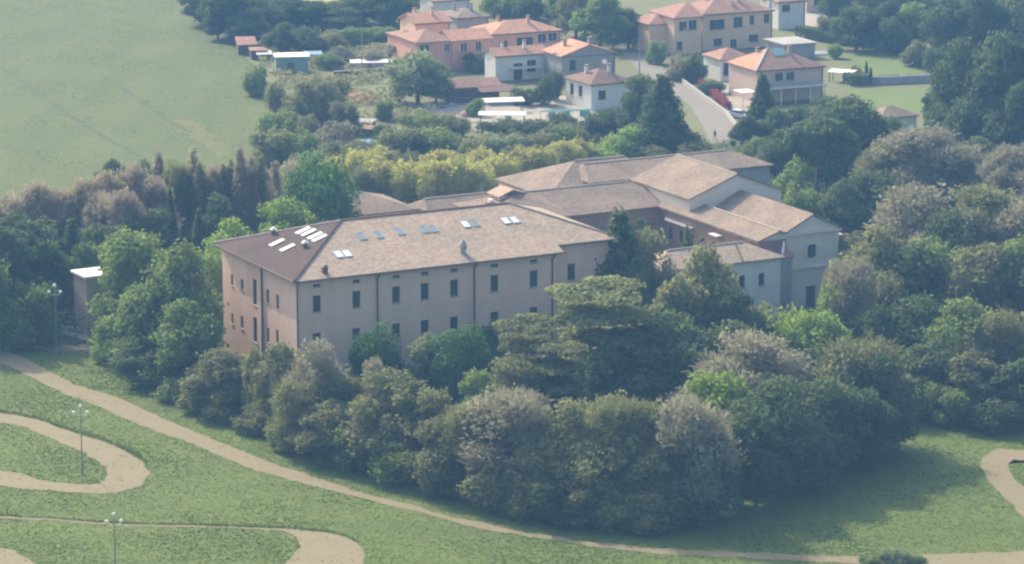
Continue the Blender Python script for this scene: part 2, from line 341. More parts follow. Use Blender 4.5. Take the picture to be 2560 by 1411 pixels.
class Block:
    """walls + roof in the frame of a root Empty; front wall faces -v, left wall faces -u"""
    def __init__(s, root, u0, u1, v0, v1, z0, H, mw, front=(), left=(), frame=None, shutter=None, gable=None, rise=0, pitch_mid=None, sill=True):
        s.root, s.u0, s.v0 = root, u0, v0
        mb = MB(); L, W, h = u1-u0, v1-v0, H-z0
        X, Y, Z = (1,0,0), (0,1,0), (0,0,1)
        FO = ((u0,v0,z0), X, Z, (0,-1,0)); LO = ((u0,v1,z0), (0,-1,0), Z, (-1,0,0))
        face_grid(mb, *FO, L, h, front); face_grid(mb, *LO, W, h, left)
        mb.add([(u1,v0,z0),(u1,v1,z0),(u1,v1,H),(u1,v0,H)], [(0,1,2,3)])
        mb.add([(u1,v1,z0),(u0,v1,z0),(u0,v1,H),(u1,v1,H)], [(0,1,2,3)])
        mb.add([(u0,v0,H),(u1,v0,H),(u1,v1,H),(u0,v1,H)], [(0,1,2,3)])
        if gable == 'v':                                 # ridge runs along v, gable ends front and back
            mid = (u0+u1)/2
            for v in (v0, v1):
                mb.add([(u0,v,H),(u1,v,H),(mid,v,H+rise)], [(0,1,2) if v == v0 else (2,1,0)])
        if gable == 'u':
            mid = (v0+v1)/2
            for u in (u0, u1):
                mb.add([(u,v0,H),(u,v1,H),(u,mid,H+rise)], [(0,1,2) if u == u1 else (2,1,0)])
        s.wall = mb.build('wall', mw, root)
        for hh in front: window(root, *FO, hh, frame or M_DARK, shutter or M_DARK, sill=sill)
        for hh in left: window(root, *LO, hh, frame or M_DARK, shutter or M_DARK, sill=sill)
def roof_hip(root, u0, u1, v0, v1, z, rise, m, in0=None, in1=None, th=.22, name='roof'):
    """hip roof with its ridge along u; in0/in1 = how far the ridge ends sit from each end"""
    hw = (v1-v0)/2; mv = (v0+v1)/2; in0 = hw if in0 is None else in0; in1 = hw if in1 is None else in1
    a, b = (u0+in0, mv, z+rise), (u1-in1, mv, z+rise)
    if b[0]-a[0] < .02: c = (a[0]+b[0])/2; a = (c-.01, mv, z+rise); b = (c+.01, mv, z+rise)
    v = [(u0,v0,z),(u1,v0,z),(u1,v1,z),(u0,v1,z),a,b,(u0,v0,z-th),(u1,v0,z-th),(u1,v1,z-th),(u0,v1,z-th)]
    f = [(0,1,5,4),(1,2,5),(2,3,4,5),(3,0,4),(9,8,7,6),(6,7,1,0),(7,8,2,1),(8,9,3,2),(9,6,0,3)]
    return MB().add(v, f).build(name, m, root)
def roof_gable(root, u0, u1, v0, v1, z, rise, m, axis='v', th=.2, name='roof'):
    mb = MB()
    if axis == 'v':
        mid = (u0+u1)/2
        prof = [(u0,z-th),(mid,z+rise-th),(u1,z-th),(u1,z),(mid,z+rise),(u0,z)]
        vs = [(p[0],v0,p[1]) for p in prof]+[(p[0],v1,p[1]) for p in prof]
    else:
        mid = (v0+v1)/2
        prof = [(v0,z-th),(mid,z+rise-th),(v1,z-th),(v1,z),(mid,z+rise),(v0,z)]
        vs = [(u0,p[0],p[1]) for p in prof]+[(u1,p[0],p[1]) for p in prof]
    fs = [(0,1,4,5),(1,2,3,4),(11,10,7,6),(10,9,8,7)]+[(i,(i+1)%6,(i+1)%6+6,i+6) for i in range(6)]
    return mb.add(vs, [tuple(reversed(f)) for f in fs]).build(name, m, root)
def ridge_line(root, pts, m, r=.13, name='ridge'):
    return MB().tube(pts, r, 5).build(name, m, root)

AL = math.radians(27.5)
E1 = np.array([math.cos(AL), math.sin(AL), 0]); E2 = np.array([-math.sin(AL), math.cos(AL), 0])
C0 = G(735, 705, 14.5); C0[2] = 0                      # eave corner of the long wing
def uvw(px, py, v=None, u=None, O=None, a=AL):         # picture point on the plane v=const or u=const -> local (u,v,z)
    O = C0 if O is None else O
    e1 = np.array([math.cos(a), math.sin(a), 0]); e2 = np.array([-math.sin(a), math.cos(a), 0])
    p = hit(px, py, O+e2*v, e2) if v is not None else hit(px, py, O+e1*u, e1)
    return float((p-O)@e1), float((p-O)@e2), float(p[2])

# ================= the long convent wing
root = thing('convent_wing', 'long two-tone brick convent wing with hipped tile roof and skylights', 'building', tuple(C0), AL)
OV = .85
front = []
def fw(px0, py0, px1, py1, v, u_off, z0=0):
    a = uvw(px0, py1, v=v); b = uvw(px1, py0, v=v); xm = (a[0]+b[0])/2; 
    return (a[0]-u_off, a[2]-z0, b[0]-u_off, b[2]-z0)
def win_c(cx, cy, wpx, hpx, v, u_off):
    return fw(cx-wpx/2, cy-hpx/2, cx+wpx/2, cy+hpx/2, v, u_off)
xs = [792, 891, 990, 1062, 1135, 1236, 1334]
for x in xs:
    y = 760-(x-792)*.1155
    front.append(win_c(x, y, 19, 43, OV, OV))                      # first floor
    front.append(win_c(x, y+90.5-(x-792)*.004, 19, 37, OV, OV))    # middle floor
    front.append(win_c(x, y+176-(x-792)*.008, 19, 37, OV, OV))     # ground floor
    front.append(win_c(x, y-46+(x-792)*.003, 18, 9, OV, OV))       # attic vents
# tidy: same sizes per row
left = []
def lw(px, py, wpx, hpx):
    u0_ = OV; a = uvw(px-wpx/2, py+hpx/2, u=u0_); b = uvw(px+wpx/2, py-hpx/2, u=u0_)
    W1 = 25.9-OV
    return (W1-a[1], a[2], W1-b[1], b[2])
for (px, py, wpx, hpx) in [(580,700,5,26),(605,712,6,24),(637,731,8,60),(669,741,6,32),(694,755,6,32),
                           (581,797,5,24),(605,806,6,28),(638,825,8,58),(670,838,6,34),(693,842,6,30)]:
    left.append(lw(px, py, wpx, hpx))
Block(root, OV, 37.4, OV, 25.05, 0, 14.3, M_BRICK, front, left, sill=True)
Block(root, 37.4, 46.7, 2.65, 23.3, 0, 14.85, M_BRICK, [win_c(1428, 680, 19, 43, 2.65, 37.4), win_c(1428, 768, 19, 36, 2.65, 37.4)])
z0, z1, zr = 14.5, 15.08, 18.72
R1, R2 = (12.4, 12.95, zr), (36.7, 12.95, zr)
def slab_roof(polys, m, name):
    mb = MB()
    for p in polys: mb.add(p, [tuple(range(len(p)))])
    return mb
rf = MB()
rf.add([(0,0,z0),(38.1,0,z0),(38.1,1.8,z1),(47.5,1.8,z1),R2,R1], [(0,1,2,3,4,5)])
rf.add([(47.5,1.8,z1),(47.5,24.1,z1),R2], [(0,1,2)])
rf.add([(47.5,24.1,z1),(38.1,24.1,z1),(38.1,25.9,z0),(0,25.9,z0),R1,R2], [(0,1,2,3,4,5)])
th = .24
per = [(0,0,z0),(38.1,0,z0),(38.1,1.8,z1),(47.5,1.8,z1),(47.5,24.1,z1),(38.1,24.1,z1),(38.1,25.9,z0),(0,25.9,z0)]
for i in range(8):
    a, b = per[i], per[(i+1)%8]
    rf.add([(a[0],a[1],a[2]-th),(b[0],b[1],b[2]-th),b,a], [(0,1,2,3)])
rf.add([(0,0,z0-th),(38.1,0,z0-th),(38.1,25.9,z0-th),(0,25.9,z0-th)], [(3,2,1,0)])
rf.add([(38.1,1.8,z1-th),(47.5,1.8,z1-th),(47.5,24.1,z1-th),(38.1,24.1,z1-th)], [(3,2,1,0)])
rf.add([(38.1,0,z0-th),(38.1,1.8,z1-th),(38.1,24.1,z1-th),(38.1,25.9,z0-th)], [(0,1,2,3)])
roof = rf.build('roof', M_TILE, root)
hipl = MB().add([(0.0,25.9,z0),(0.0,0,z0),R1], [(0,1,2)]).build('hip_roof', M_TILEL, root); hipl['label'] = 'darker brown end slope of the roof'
ridge_line(root, [(0,0,z0+.05), (R1[0],R1[1],R1[2]+.05)], M_RIDGE, .2); ridge_line(root, [R1, R2], M_RIDGE, .17)
ridge_line(root, [(0,25.9,z0+.05), R1], M_RIDGEL, .15); ridge_line(root, [(47.5,1.8,z1), R2], M_RIDGEL, .2)
MB().box(-.1,38.2,-.16,-.02,z0-.2,z0-.06).build('gutter', M_PIPE, root); MB().box(38.2,47.6,1.64,1.78,z1-.2,z1-.06).build('gutter', M_PIPE, root)
MB().box(-.16,-.02,-.16,26,z0-.2,z0-.06).build('gutter', M_PIPE, root)
for px, py in ((943,770),(1185,740),(1380,740)):
    u = uvw(px, py, v=OV)[0]; u = min(u, 37.2)
    MB().tube([(u,-.05,z0-.2),(u,OV-.12,z0-.9),(u,OV-.12,0)], .11, 6).build('downpipe', M_PIPE, root)
MB().tube([(OV-.12,OV-.12,z0-.3),(OV-.12,OV-.12,0)], .11, 6).build('downpipe', M_PIPE, root)
vv = uvw(657, 780, u=OV)[1]
MB().tube([(OV-.12,vv,z0-.3),(OV-.12,vv,0)], .12, 6).build('downpipe', M_PIPE, root)
MB().box(OV-.04,37.4,OV-.05,OV-.003,9.35,9.5).build('string_course', M_BRICK, root)
# roof fittings: on the front slope z = z0 + v*k, on the end slope z = z0 + u*k2
kf, kl = (zr-z0)/12.95, (zr-z0)/12.4
def roof_pt(px, py, side):
    e1, e2 = E1, E2
    n = np.array([0,-kf,1.0]) if side == 'f' else np.array([-kl,0,1.0])
    nw = e1*n[0]+e2*n[1]+np.array([0,0,n[2]])
    p = hit(px, py, C0+np.array([0,0,z0]), nw)-C0
    return float(p@e1), float(p@e2), float(p[2])
def skylight(px, py, side, wu, wv, white):
    u, v, z = roof_pt(px, py, side)
    def P(a, b, h): 
        uu, vv_ = u+a, v+b
        return (uu, vv_, (z0+vv_*kf if side == 'f' else z0+uu*kl)+h)
    mb = MB(); A, B = wu/2, wv/2
    for (a0,a1,b0,b1) in ((-A,A,-B,-B+.09),(-A,A,B-.09,B),(-A,-A+.09,-B+.09,B-.09),(A-.09,A,-B+.09,B-.09)):
        mb.add([P(a0,b0,-.02),P(a1,b0,-.02),P(a1,b1,-.02),P(a0,b1,-.02),P(a0,b0,.14),P(a1,b0,.14),P(a1,b1,.14),P(a0,b1,.14)],
               [(3,2,1,0),(4,5,6,7),(0,1,5,4),(1,2,6,5),(2,3,7,6),(3,0,4,7)])
    f = mb.build('skylight', M_METAL, root)
    a, b = A-.08, B-.08
    MB().add([P(-a,-b,.0),P(a,-b,.0),P(a,b,.0),P(-a,b,.0),P(-a,-b,.10),P(a,-b,.10),P(a,b,.10),P(-a,b,.10)],
               [(3,2,1,0),(4,5,6,7),(0,1,5,4),(1,2,6,5),(2,3,7,6),(3,0,4,7)]).build('pane', M_SKYL if white else M_SKYG, f)
for px, py, wh in [(904,592,0),(945,588,0),(998,580,0),(1060,575,0),(1082,573,0),(1163,562,1),(1186,559,0),(1264,553,1),(1286,551,1),(846,637,1),(867,635,1)]:
    skylight(px, py, 'f', 1.05, 1.7, wh)
for px, py, q in [(757,578,0),(771,583,0),(787,591,0),(798,597,0),(692,608,0),(718,621,0)]:
    skylight(px, py, 'l', 1.9, 1.0, 1)
def chimney(px, py, side, w, h, mb_mat, capm, name='chimney'):
    u, v, z = roof_pt(px, py, side)
    c = MB().box(u-w/2,u+w/2,v-w/2,v+w/2,z-.5,z+h).build(name, mb_mat, root)
    MB().box(u-w/2-.12,u+w/2+.12,v-w/2-.12,v+w/2+.12,z+h,z+h+.14).box(u-w/2+.05,u+w/2-.05,v-w/2+.05,v+w/2-.05,z+h+.14,z+h+.35).build('cap', capm, c)
chimney(683, 586, 'l', .5, .55, M_RIDGE, M_LAMPW); chimney(762, 619, 'l', .5, .55, M_RIDGE, M_LAMPW)
chimney(812, 683, 'f', .6, .8, M_PIPE, M_RIDGEL)
u, v, z = roof_pt(1158, 633, 'f')
c = MB().tube([(u,v,z-.5),(u,v,z+.5),(u,v,z+.9),(u,v,z+1.35),(u,v,z+1.6)], [.4,.4,.55,.38,.12], 8).build('chimney', M_CONC, root)
MB().tube([(u,v,z+1.6),(u,v,z+1.9)], [.25,.05], 8).build('cap', M_METAL, c)

# ================= cloister ranges (own roots, same axes)
def at(u, v): 
    p = C0+E1*u+E2*v; return (float(p[0]), float(p[1]), 0.0)
def range_(name, label, u0, u1, v0, v1, eave, rise, mw, mr, kind='hip', in0=None, in1=None, ov=.5, front=(), left=(), cat='building', group=None):
    r = thing(name, label, cat, at(u0, v0), AL, group); L, W = u1-u0, v1-v0
    g = {'hip': None, 'gv': 'v', 'gu': 'u'}[kind]
    hwm = (L/2 if kind == 'gv' else W/2)
    rz_ = (rise/hwm)
    Block(r, ov, L-ov, ov, W-ov, 0, eave+(-.18 if kind == 'hip' else rz_*ov-.16), mw, front, left, gable=g, rise=rise-rz_*ov-.06)
    if kind == 'hip': roof_hip(r, 0, L, 0, W, eave, rise, mr, in0, in1)
    else: roof_gable(r, 0, L, 0, W, eave, rise, mr, 'v' if kind == 'gv' else 'u')
    if kind != 'gv':
        i0 = (W/2 if in0 is None else in0) if kind == 'hip' else 0; i1 = (W/2 if in1 is None else in1) if kind == 'hip' else 0
        ridge_line(r, [(i0, W/2, eave+rise+.02), (L-i1, W/2, eave+rise+.02)], M_RIDGEL, .14)
    else: ridge_line(r, [(L/2, 0, eave+rise+.02), (L/2, W, eave+rise+.02)], M_RIDGEL, .14)
    return r
def holes(L, n, zlist, w=1.0, m=1.5):
    out = []
    for i in range(n):
        u = m+(L-2*m)*(i+.5)/n
        for (a, b) in zlist: out.append((u-w/2, a, u+w/2, b))
    return out
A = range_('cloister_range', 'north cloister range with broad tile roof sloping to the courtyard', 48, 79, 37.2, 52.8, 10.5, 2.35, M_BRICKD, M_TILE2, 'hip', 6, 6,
       front=holes(30, 9, [(1.2,3.6),(6,8)]))
B = thing('cloister_range', 'narrow east cloister range leading forward to the church flank', 'building', at(73.6, 10), AL)
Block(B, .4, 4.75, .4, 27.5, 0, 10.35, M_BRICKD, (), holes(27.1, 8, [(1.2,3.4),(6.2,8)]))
# asymmetric roof of the east range
mb = MB(); zr2 = 11.65
mb.add([(0,0,10.5),(3.5,0,zr2),(4.75,0,11.3),(4.75,0,11.05),(3.5,0,zr2-.25),(0,0,10.25),(0,28,10.5),(3.5,28,zr2),(4.75,28,11.3),(4.75,28,11.05),(3.5,28,zr2-.25),(0,28,10.25)],
       [(0,1,7,6),(1,2,8,7),(2,3,9,8),(3,4,10,9),(4,5,11,10),(5,0,6,11),(5,4,1,0),(4,3,2,1),(6,7,10,11),(7,8,9,10)])
mb.build('roof', M_TILE2, B); ridge_line(B, [(3.5,0,zr2+.02),(3.5,28,zr2+.02)], M_RIDGEL, .16)
MB().add([(.4,.4,10.3),(4.75,.4,10.3),(4.75,.4,11.1),(3.5,.4,11.4)],[(0,1,2,3)]).build('gable_wall', M_PALE, B)
Cf = range_('cloister_range', 'low pale-walled south cloister range with hipped tile roof', 56.2, 75.6, 6.0, 14.4, 8.9, 1.7, M_WHITE, M_TILE, 'hip', 3, 4.2,
       front=holes(18.4, 5, [(5.2,6.9)], .9))
ridge_line(Cf, [(12.6,.1,8.95),(13.8,4.2,10.6)], M_RIDGE, .12, 'seam')
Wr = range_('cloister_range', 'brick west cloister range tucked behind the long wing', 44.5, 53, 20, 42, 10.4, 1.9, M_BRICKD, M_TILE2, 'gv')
nv = thing('church', 'plain grey church with pedimented front and tiled nave roof', 'church', at(78.4, 10.9), AL)
NW, NL = 9.3, 20.5
Block(nv, .35, NW-.35, .3, NL, 0, 11.0, M_PALE, [(3.95-.3, 6.9, 5.35-.3, 8.9), (3.55,.0,5.05,3.0)], (), gable='v', rise=1.95, sill=False)
roof_gable(nv, 0, NW, -.05, NL, 11.0, 2.3, M_TILE2, 'v', .22)
MB().box(0,NW,-.15,.28,10.55,10.8).build('cornice', M_PALE, nv); MB().box(.1,NW-.1,-.02,.28,5.6,5.85).build('cornice', M_PALE, nv)
mb = MB(); n = 20; cx, cz = 4.65, 8.0
for k in range(n):
    a0, a1 = 2*math.pi*k/n, 2*math.pi*(k+1)/n
    for (r0, r1, y0, y1) in ((1.0, 1.2, .2, .28),):
        q = [(cx+r*math.cos(a), y, cz+r*math.sin(a)) for y in (y0, y1) for (r, a) in ((r0,a0),(r1,a0),(r1,a1),(r0,a1))]
        mb.add(q, [(0,1,2,3),(7,6,5,4),(1,5,6,2),(0,3,7,4)])
mb.build('window_surround', M_PALE, nv)
for x in (.36, NW-.96): MB().box(x, x+.6, .12, .28, 0, 10.5).build('pilaster', M_PALE, nv)
MB().box(9.0, 10.6, 1.2, 3.6, 0, 9.6).add([(8.95,1.1,9.9),(10.7,1.1,9.2),(10.7,3.7,9.2),(8.95,3.7,9.9),(8.95,1.1,9.6),(10.7,1.1,9.0),(10.7,3.7,9.0),(8.95,3.7,9.6)],[(0,1,2,3),(7,6,5,4),(0,4,5,1),(1,5,6,2),(2,6,7,3),(3,7,4,0)]).build('buttress', M_GREYW, nv)
D = range_('church_choir', 'tall wide choir block whose gable rises behind the nave', 74.3, 90.3, 30.0, 47, 12.7, 3.0, M_PALE, M_TILE2, 'gv', ov=.35)
Er = range_('rear_range', 'long low rear range with dark ridge behind the choir', 68, 99.5, 47.6, 58.8, 12.6, 1.7, M_GREYW, M_TILE2, 'hip', 2, 5)
Fr = range_('rear_pavilion', 'hipped pavilion roof at the back left of the convent', 60.6, 82, 46.6, 63.6, 11.2, 3.3, M_BRICK, M_TILE2, 'hip', 9, 4)
Hr = range_('rear_house', 'low hipped house behind the long wing beside the dark tree', 31, 45.5, 58, 70.5, 9.0, 2.0, M_BRICK, M_TILE2, 'hip')
Lr = range_('rear_range', 'low lean range just visible over the long wing ridge', 45.5, 60, 55, 62, 9.0, 1.3, M_BRICK, M_TILE2, 'hip', 1, 1)
# small link roof with white parapet between cloister and church
lk = thing('church_annex', 'small annex with brown roof and slanting white parapet', 'annex', at(74.6, 8.6), AL)
MB().box(0, 3.7, 0, 3.4, 0, 8.3).build('wall', M_GREYW, lk)
MB().add([(-.2,-.3,8.4),(3.8,-.3,8.4),(3.8,3.5,9.9),(-.2,3.5,9.9),(-.2,-.3,8.2),(3.8,-.3,8.2),(3.8,3.5,9.7),(-.2,3.5,9.7)],[(0,1,2,3),(7,6,5,4),(0,4,5,1),(1,5,6,2),(2,6,7,3),(3,7,4,0)]).build('roof', M_TILER, lk)
MB().add([(1.6,-.45,8.3),(2.0,-.45,8.3),(3.9,2.2,9.6),(3.5,2.2,9.6),(1.6,-.45,8.95),(2.0,-.45,8.95),(3.9,2.2,10.25),(3.5,2.2,10.25)],[(3,2,1,0),(4,5,6,7),(0,1,5,4),(1,2,6,5),(2,3,7,6),(3,0,4,7)]).build('parapet', M_WHITE, lk)
# stair turret and brick chimney stack behind the ridge
tu = thing('stair_turret', 'little brick stair turret with sunlit gable roof behind the ridge', 'turret', at(51.5, 44.5), AL)
MB().box(.3,4.5,.3,3.6,8,12.6).build('wall', M_BRICK, tu); roof_gable(tu, 0, 4.8, 0, 3.9, 12.6, .9, M_TILE, 'v', .15)
st = thing('chimney_stack', 'red brick chimney stack with white cowl and antenna mast', 'chimney', at(48.6, 41.5), AL)
MB().box(-.6,.6,-.4,.4,9.5,12.7).build('shaft', mat('red_brick',(.42,.16,.12),(.34,.13,.10),1,5), st); MB().box(-.2,.4,-.3,.3,12.7,13.1).build('cowl', M_LAMPW, st)
MB().tube([(-1.3,0,9.5),(-1.3,0,15.6)], .06, 5).tube([(-1.9,0,15.1),(-.7,0,15.1)], .04, 4).tube([(-1.7,0,14.7),(-.9,0,14.7)], .04, 4).build('antenna', M_METAL, st)
# white awning / balcony inside the courtyard
aw = thing('balcony', 'white balcony slab on the courtyard wall of the east range', 'balcony', at(73.35, 28), AL)
MB().box(0,.62,0,7,8.9,9.05).build('slab', M_WHITE, aw); MB().box(.0,.05,0,7,9.05,9.3).build('railing', M_WHITE, aw)
aw2 = thing('awning', 'small white awning on the courtyard wall nearer the church', 'awning', at(72.9, 20), AL)
MB().box(0,1.0,0,2.2,9.3,9.42).build('canopy', M_WHITE, aw2); MB().box(.85,1.0,.1,2.1,9.0,9.3).build('bracket', M_GREYW, aw2)

# ================= small tower at the left
tp = G(219, 842); tw = thing('small_tower', 'slim pale tower with flat white roof at the wood edge', 'tower', tuple(tp), math.radians(30))
Block(tw, 0, 4.2, 0, 4.3, 0, 8.0, mat('tower_plaster',(.46,.37,.30),(.38,.31,.25),.5,3), [(1.2,4.6,2.0,6.0)], ())
MB().box(-.35,4.5,-.35,4.6,8.0,8.28).build('roof', M_SHEET, tw); MB().box(1.4,2.6,-.1,-.003,0,2.2).build('door', M_WOOD, tw)
pw = thing('low_wall', 'low pale wall at the foot of the small tower', 'wall', tuple(G(152, 828)), math.radians(-25))
MB().box(0,3.6,0,.35,0,.6).build('wall', M_CONC, pw); MB().box(-.05,3.65,-.05,.4,.6,.7).build('coping', M_SHEET, pw)

# ================= street lamps of the meadow
M_LAMPP = mat('lamp_pole_paint', (.27,.25,.22), (.2,.18,.16), 1, 5)
def lamp_mesh():
    r = thing('lamp_post', '', 'lamp post', (0,0,0), 0, 'lamp posts on the meadow')
    MB().tube([(0,0,0),(0,0,.9),(0,0,1.0),(0,0,8.6)], [.13,.13,.08,.055], 8).build('pole', M_LAMPP, r)
    MB().tube([(-.72,0,7.75),(-.45,0,7.55),(0,0,7.6),(.45,0,7.55),(.72,0,7.75)], .04, 5).build('arm', M_METAL, r)
    MB().tube([(0,-.3,7.9),(0,0,7.6),(0,.3,7.9)], .035, 5).build('arm', M_METAL, r)
    for (x, y, z) in ((-.75,0,7.95),(.75,0,7.95),(0,0,8.75)):
        g = MB().ball((x,y,z), .21, 10, 7).build('lamp_globe', M_LAMPW, r, True)
    return r
lp = lamp_mesh()
spots = [(142,888,'lamp post standing above the pale path near the small tower'),(206,1188,'lamp post inside the loop of the hairpin path'),(290,1478,'lamp post at the bottom whose foot is below the picture')]
for i, (px, py, lab) in enumerate(spots):
    p = G(px, py); h = [9.6, 8.4, 8.4][i]/9.0
    if i == 0: lp.location = tuple(p); lp.scale = (1,1,h); lp['label'] = lab; 
    else: dup(lp, tuple(p), .1*i, lab, scale=(1,1,h))

# ================= village houses
def house(name, label, px, py, z, px2, depth, mw, mr, kind='hip', rise=1.6, ang=27.5, ov=.4, wins=(), lwins=(), root=None, in0=None, in1=None, cat='house', frame=None, base=0):
    """px,py,z = front-left eave corner in the photo; px2 = photo x of the front-right eave corner"""
    a = math.radians(ang); P = G(px, py, z); P[2] = 0
    e1 = np.array([math.cos(a), math.sin(a), 0]); e2 = np.array([-math.sin(a), math.cos(a), 0])
    d = ray(px2, py); w_ = float(np.linalg.solve(np.array([[d[0], -e1[0]], [d[1], -e1[1]]]), P[:2])[1])
    newr = root is None
    if newr:
        root = thing(name, label, cat, tuple(P), a); off = (0, 0)
        root['_o'] = [float(P[0]), float(P[1]), a]
    else:
        O = np.array([root['_o'][0], root['_o'][1], 0]); off = (float((P-O)@e1), float((P-O)@e2))
    u0, v0 = off; u1, v1 = u0+w_, v0+depth
    fr = []
    for (x0,y0,x1,y1) in wins:
        A_ = hit(x0, y1, P+e2*ov, e2); B_ = hit(x1, y0, P+e2*ov, e2)
        fr.append((float((A_-P)@e1)-ov, max(.05,float(A_[2])-base), float((B_-P)@e1)-ov, float(B_[2])-base))
    lf = []
    for (x0,y0,x1,y1) in lwins:
        A_ = hit(x0, y1, P+e1*ov, e1); B_ = hit(x1, y0, P+e1*ov, e1)
        lf.append((depth-ov-float((A_-P)@e2), max(.05,float(A_[2])-base), depth-ov-float((B_-P)@e2), float(B_[2])-base))
    top = z-.17 if kind == 'hip' else z+rise/((w_ if kind=='gv' else depth)/2)*ov-.16
    Wm, Lm = depth-2*ov, w_-2*ov
    fr = [h for h in fr if h[0] > .05 and h[2] < Lm-.05 and h[3] < top-base-.05 and h[2] > h[0]]
    lf = [h for h in lf if h[0] > .05 and h[2] < Wm-.05 and h[3] < top-base-.05 and h[2] > h[0]]
    cu, cv = u0+w_*.62, v0+depth*.34
    if newr and z > 3.5:
        for (cu_, cv_, hh_) in ((u0+w_*.62, v0+depth*.36, 1.5), (u0+w_*.28, v0+depth*.62, 1.2)):
            cz = z+rise*.55; ch = MB().box(cu_-.3, cu_+.3, cv_-.25, cv_+.25, z-.3, cz+hh_).build('chimney', mw, root)
            MB().box(cu_-.4, cu_+.4, cv_-.35, cv_+.35, cz+hh_+.2, cz+hh_+.32).box(cu_-.22, cu_+.22, cv_-.18, cv_+.18, cz+hh_, cz+hh_+.2).build('cap', M_TILER, ch)
        MB().box(u0+.05, u1-.05, v0-.14, v0-.02, z-.24, z-.12).build('gutter', M_PIPE, root)
        MB().tube([(u1-ov-.3, v0+ov-.1, z-.25), (u1-ov-.3, v0+ov-.1, 0)], .06, 5).build('downpipe', M_PIPE, root)
    Block(root, u0+ov, u1-ov, v0+ov, v1-ov, base, top, mw, fr, lf, frame=frame, gable={'hip':None,'gv':'v','gu':'u'}[kind], rise=rise*.93)
    if kind == 'hip': roof_hip(root, u0, u1, v0, v1, z, rise, mr, in0, in1)
    else: roof_gable(root, u0, u1, v0, v1, z, rise, mr, 'v' if kind == 'gv' else 'u')
    return root
W_, GL = M_WHITE, M_GLASS
# pink villa
h1 = house('villa', 'long pink villa with orange roofs above the white terrace', 1228, 87, 6.3, 1408, 11, M_CREAM if False else mat('salmon_stucco',(.76,.45,.33),(.66,.39,.29),.4,3), M_TILEO, 'hip', 1.9, 24,
   wins=[(1248,100,1270,124),(1292,92,1334,116),(1345,84,1366,108),(1371,82,1393,104)], frame=M_WHITE)
house('', '', 1128, 103, 6.0, 1234, 9, M_PINK, M_TILEO, 'gu', 1.6, 24, wins=[(1152,108,1168,130),(1190,104,1204,128)], root=h1, frame=M_WHITE)
house('', '', 1040, 108, 6.0, 1140, 11, M_PINK, M_TILER, 'hip', 1.9, 24, wins=[(1050,112,1074,130),(1112,110,1124,130)], lwins=[], root=h1, frame=M_WHITE)
house('', '', 1000, 95, 5.2, 1060, 8, M_PINK, M_TILER, 'hip', 1.0, 24, root=h1)
# behind it
house('house', 'square house with flat orange roof behind the pink villa', 1036, 60, 7.6, 1132, 9, M_CREAM, M_TILEO, 'gu', 1.6, 24)
house('house', 'grey roofed house beside the square orange-roofed house', 1140, 46, 6.4, 1228, 10, M_GREYW, M_TILE2, 'hip', 1.3, 24)
house('house', 'house with orange roof edge cut by the top of the picture', 1080, 4, 6, 1180, 8, M_WHITE, M_TILEO, 'gu', 1.5, 24)
# white terrace house with awning roof
h2 = house('terrace_house', 'white terrace house with orange lean-to roof and open loggia', 1236, 142, 5.0, 1374, 6, M_WHITE, M_TILEO, 'gu', 1.3, 24, wins=[(1284,158,1306,200),(1318,150,1340,180)])
MB().box(3.2,9.6,-1.6,.35,2.5,2.65).build('balcony', M_WHITE, h2); 
for k in range(6): MB().box(3.3+k*1.24,3.38+k*1.24,-1.55,-1.47,2.65,3.5).build('baluster', M_METAL, h2)
h2b = house('house', 'grey gable-ended house with orange roof edge beside the road', 1402, 142, 5.6, 1545, 9, M_GREYW, M_TILEO, 'gv', 2.0, 24, wins=[(1424,150,1440,178)])
h3 = house('cottage', 'small white cottage with brown pyramid roof and arched window', 1476, 213, 4.9, 1590, 10.5, M_WHITE, M_TILEB, 'hip', 2.1, 27.5, wins=[(1496,226,1515,250)], lwins=[(1425,210,1434,236),(1446,216,1456,240)])
a_, b_ = G(1500,176,6.6), None
p = G(1512, 166, 6.2); e = thing('satellite_dish', 'pale satellite dish on a mast behind the cottage roof', 'dish', (p[0], p[1]+2, 0))
MB().tube([(0,0,0),(0,0,6.8)], .05, 6).build('mast', M_METAL, e); MB().tube([(0,-.25,6.8),(0,-.1,6.85),(0,.05,6.88)], [.55,.35,.05], 10).build('dish', M_LAMPW, e)
house('shed', 'brown roofed open shed in front of the pink villa', 1118, 222, 2.9, 1255, 6, M_WOOD, M_TILER, 'gu', 1.2, 20, cat='shed', wins=[(1150,228,1180,244),(1195,226,1230,240)])
# cream villa at the top
h4 = house('villa', 'large cream villa with red hip roof beyond the road', 1756, 37, 7.6, 1938, 13, M_CREAM, M_TILER, 'hip', 2.4, 24,
   wins=[(1774,48,1812,76),(1834,42,1857,70),(1874,38,1886,62),(1910,34,1924,58),(1784,96,1806,116),(1826,98,1842,122),(1872,86,1896,106)], frame=M_STONE)
house('', '', 1684, 46, 7.6, 1760, 12, M_CREAM, M_TILER, 'hip', 2.2, 24, wins=[(1698,54,1718,78),(1722,50,1742,76),(1692,104,1706,126)], root=h4, frame=M_STONE, in1=0.5)
house('', '', 1622, 62, 6.0, 1692, 9, M_CREAM, M_TILER, 'hip', 1.8, 24, root=h4, in1=.5)
u, v, z = 8, 3, 8.2
c = MB().box(u,u+.8,v,v+.8,z-1,z+1.2).build('chimney', M_WHITE, h4); MB().box(u-.1,u+.9,v-.1,v+.9,z+1.2,z+1.35).build('cap', M_TILER, c)
c = MB().box(u+9,u+9.7,v,v+.7,z-1,z+1.0).build('chimney', M_WHITE, h4); MB().box(u+8.9,u+9.8,v-.1,v+.8,z+1.0,z+1.15).build('cap', M_TILER, c)
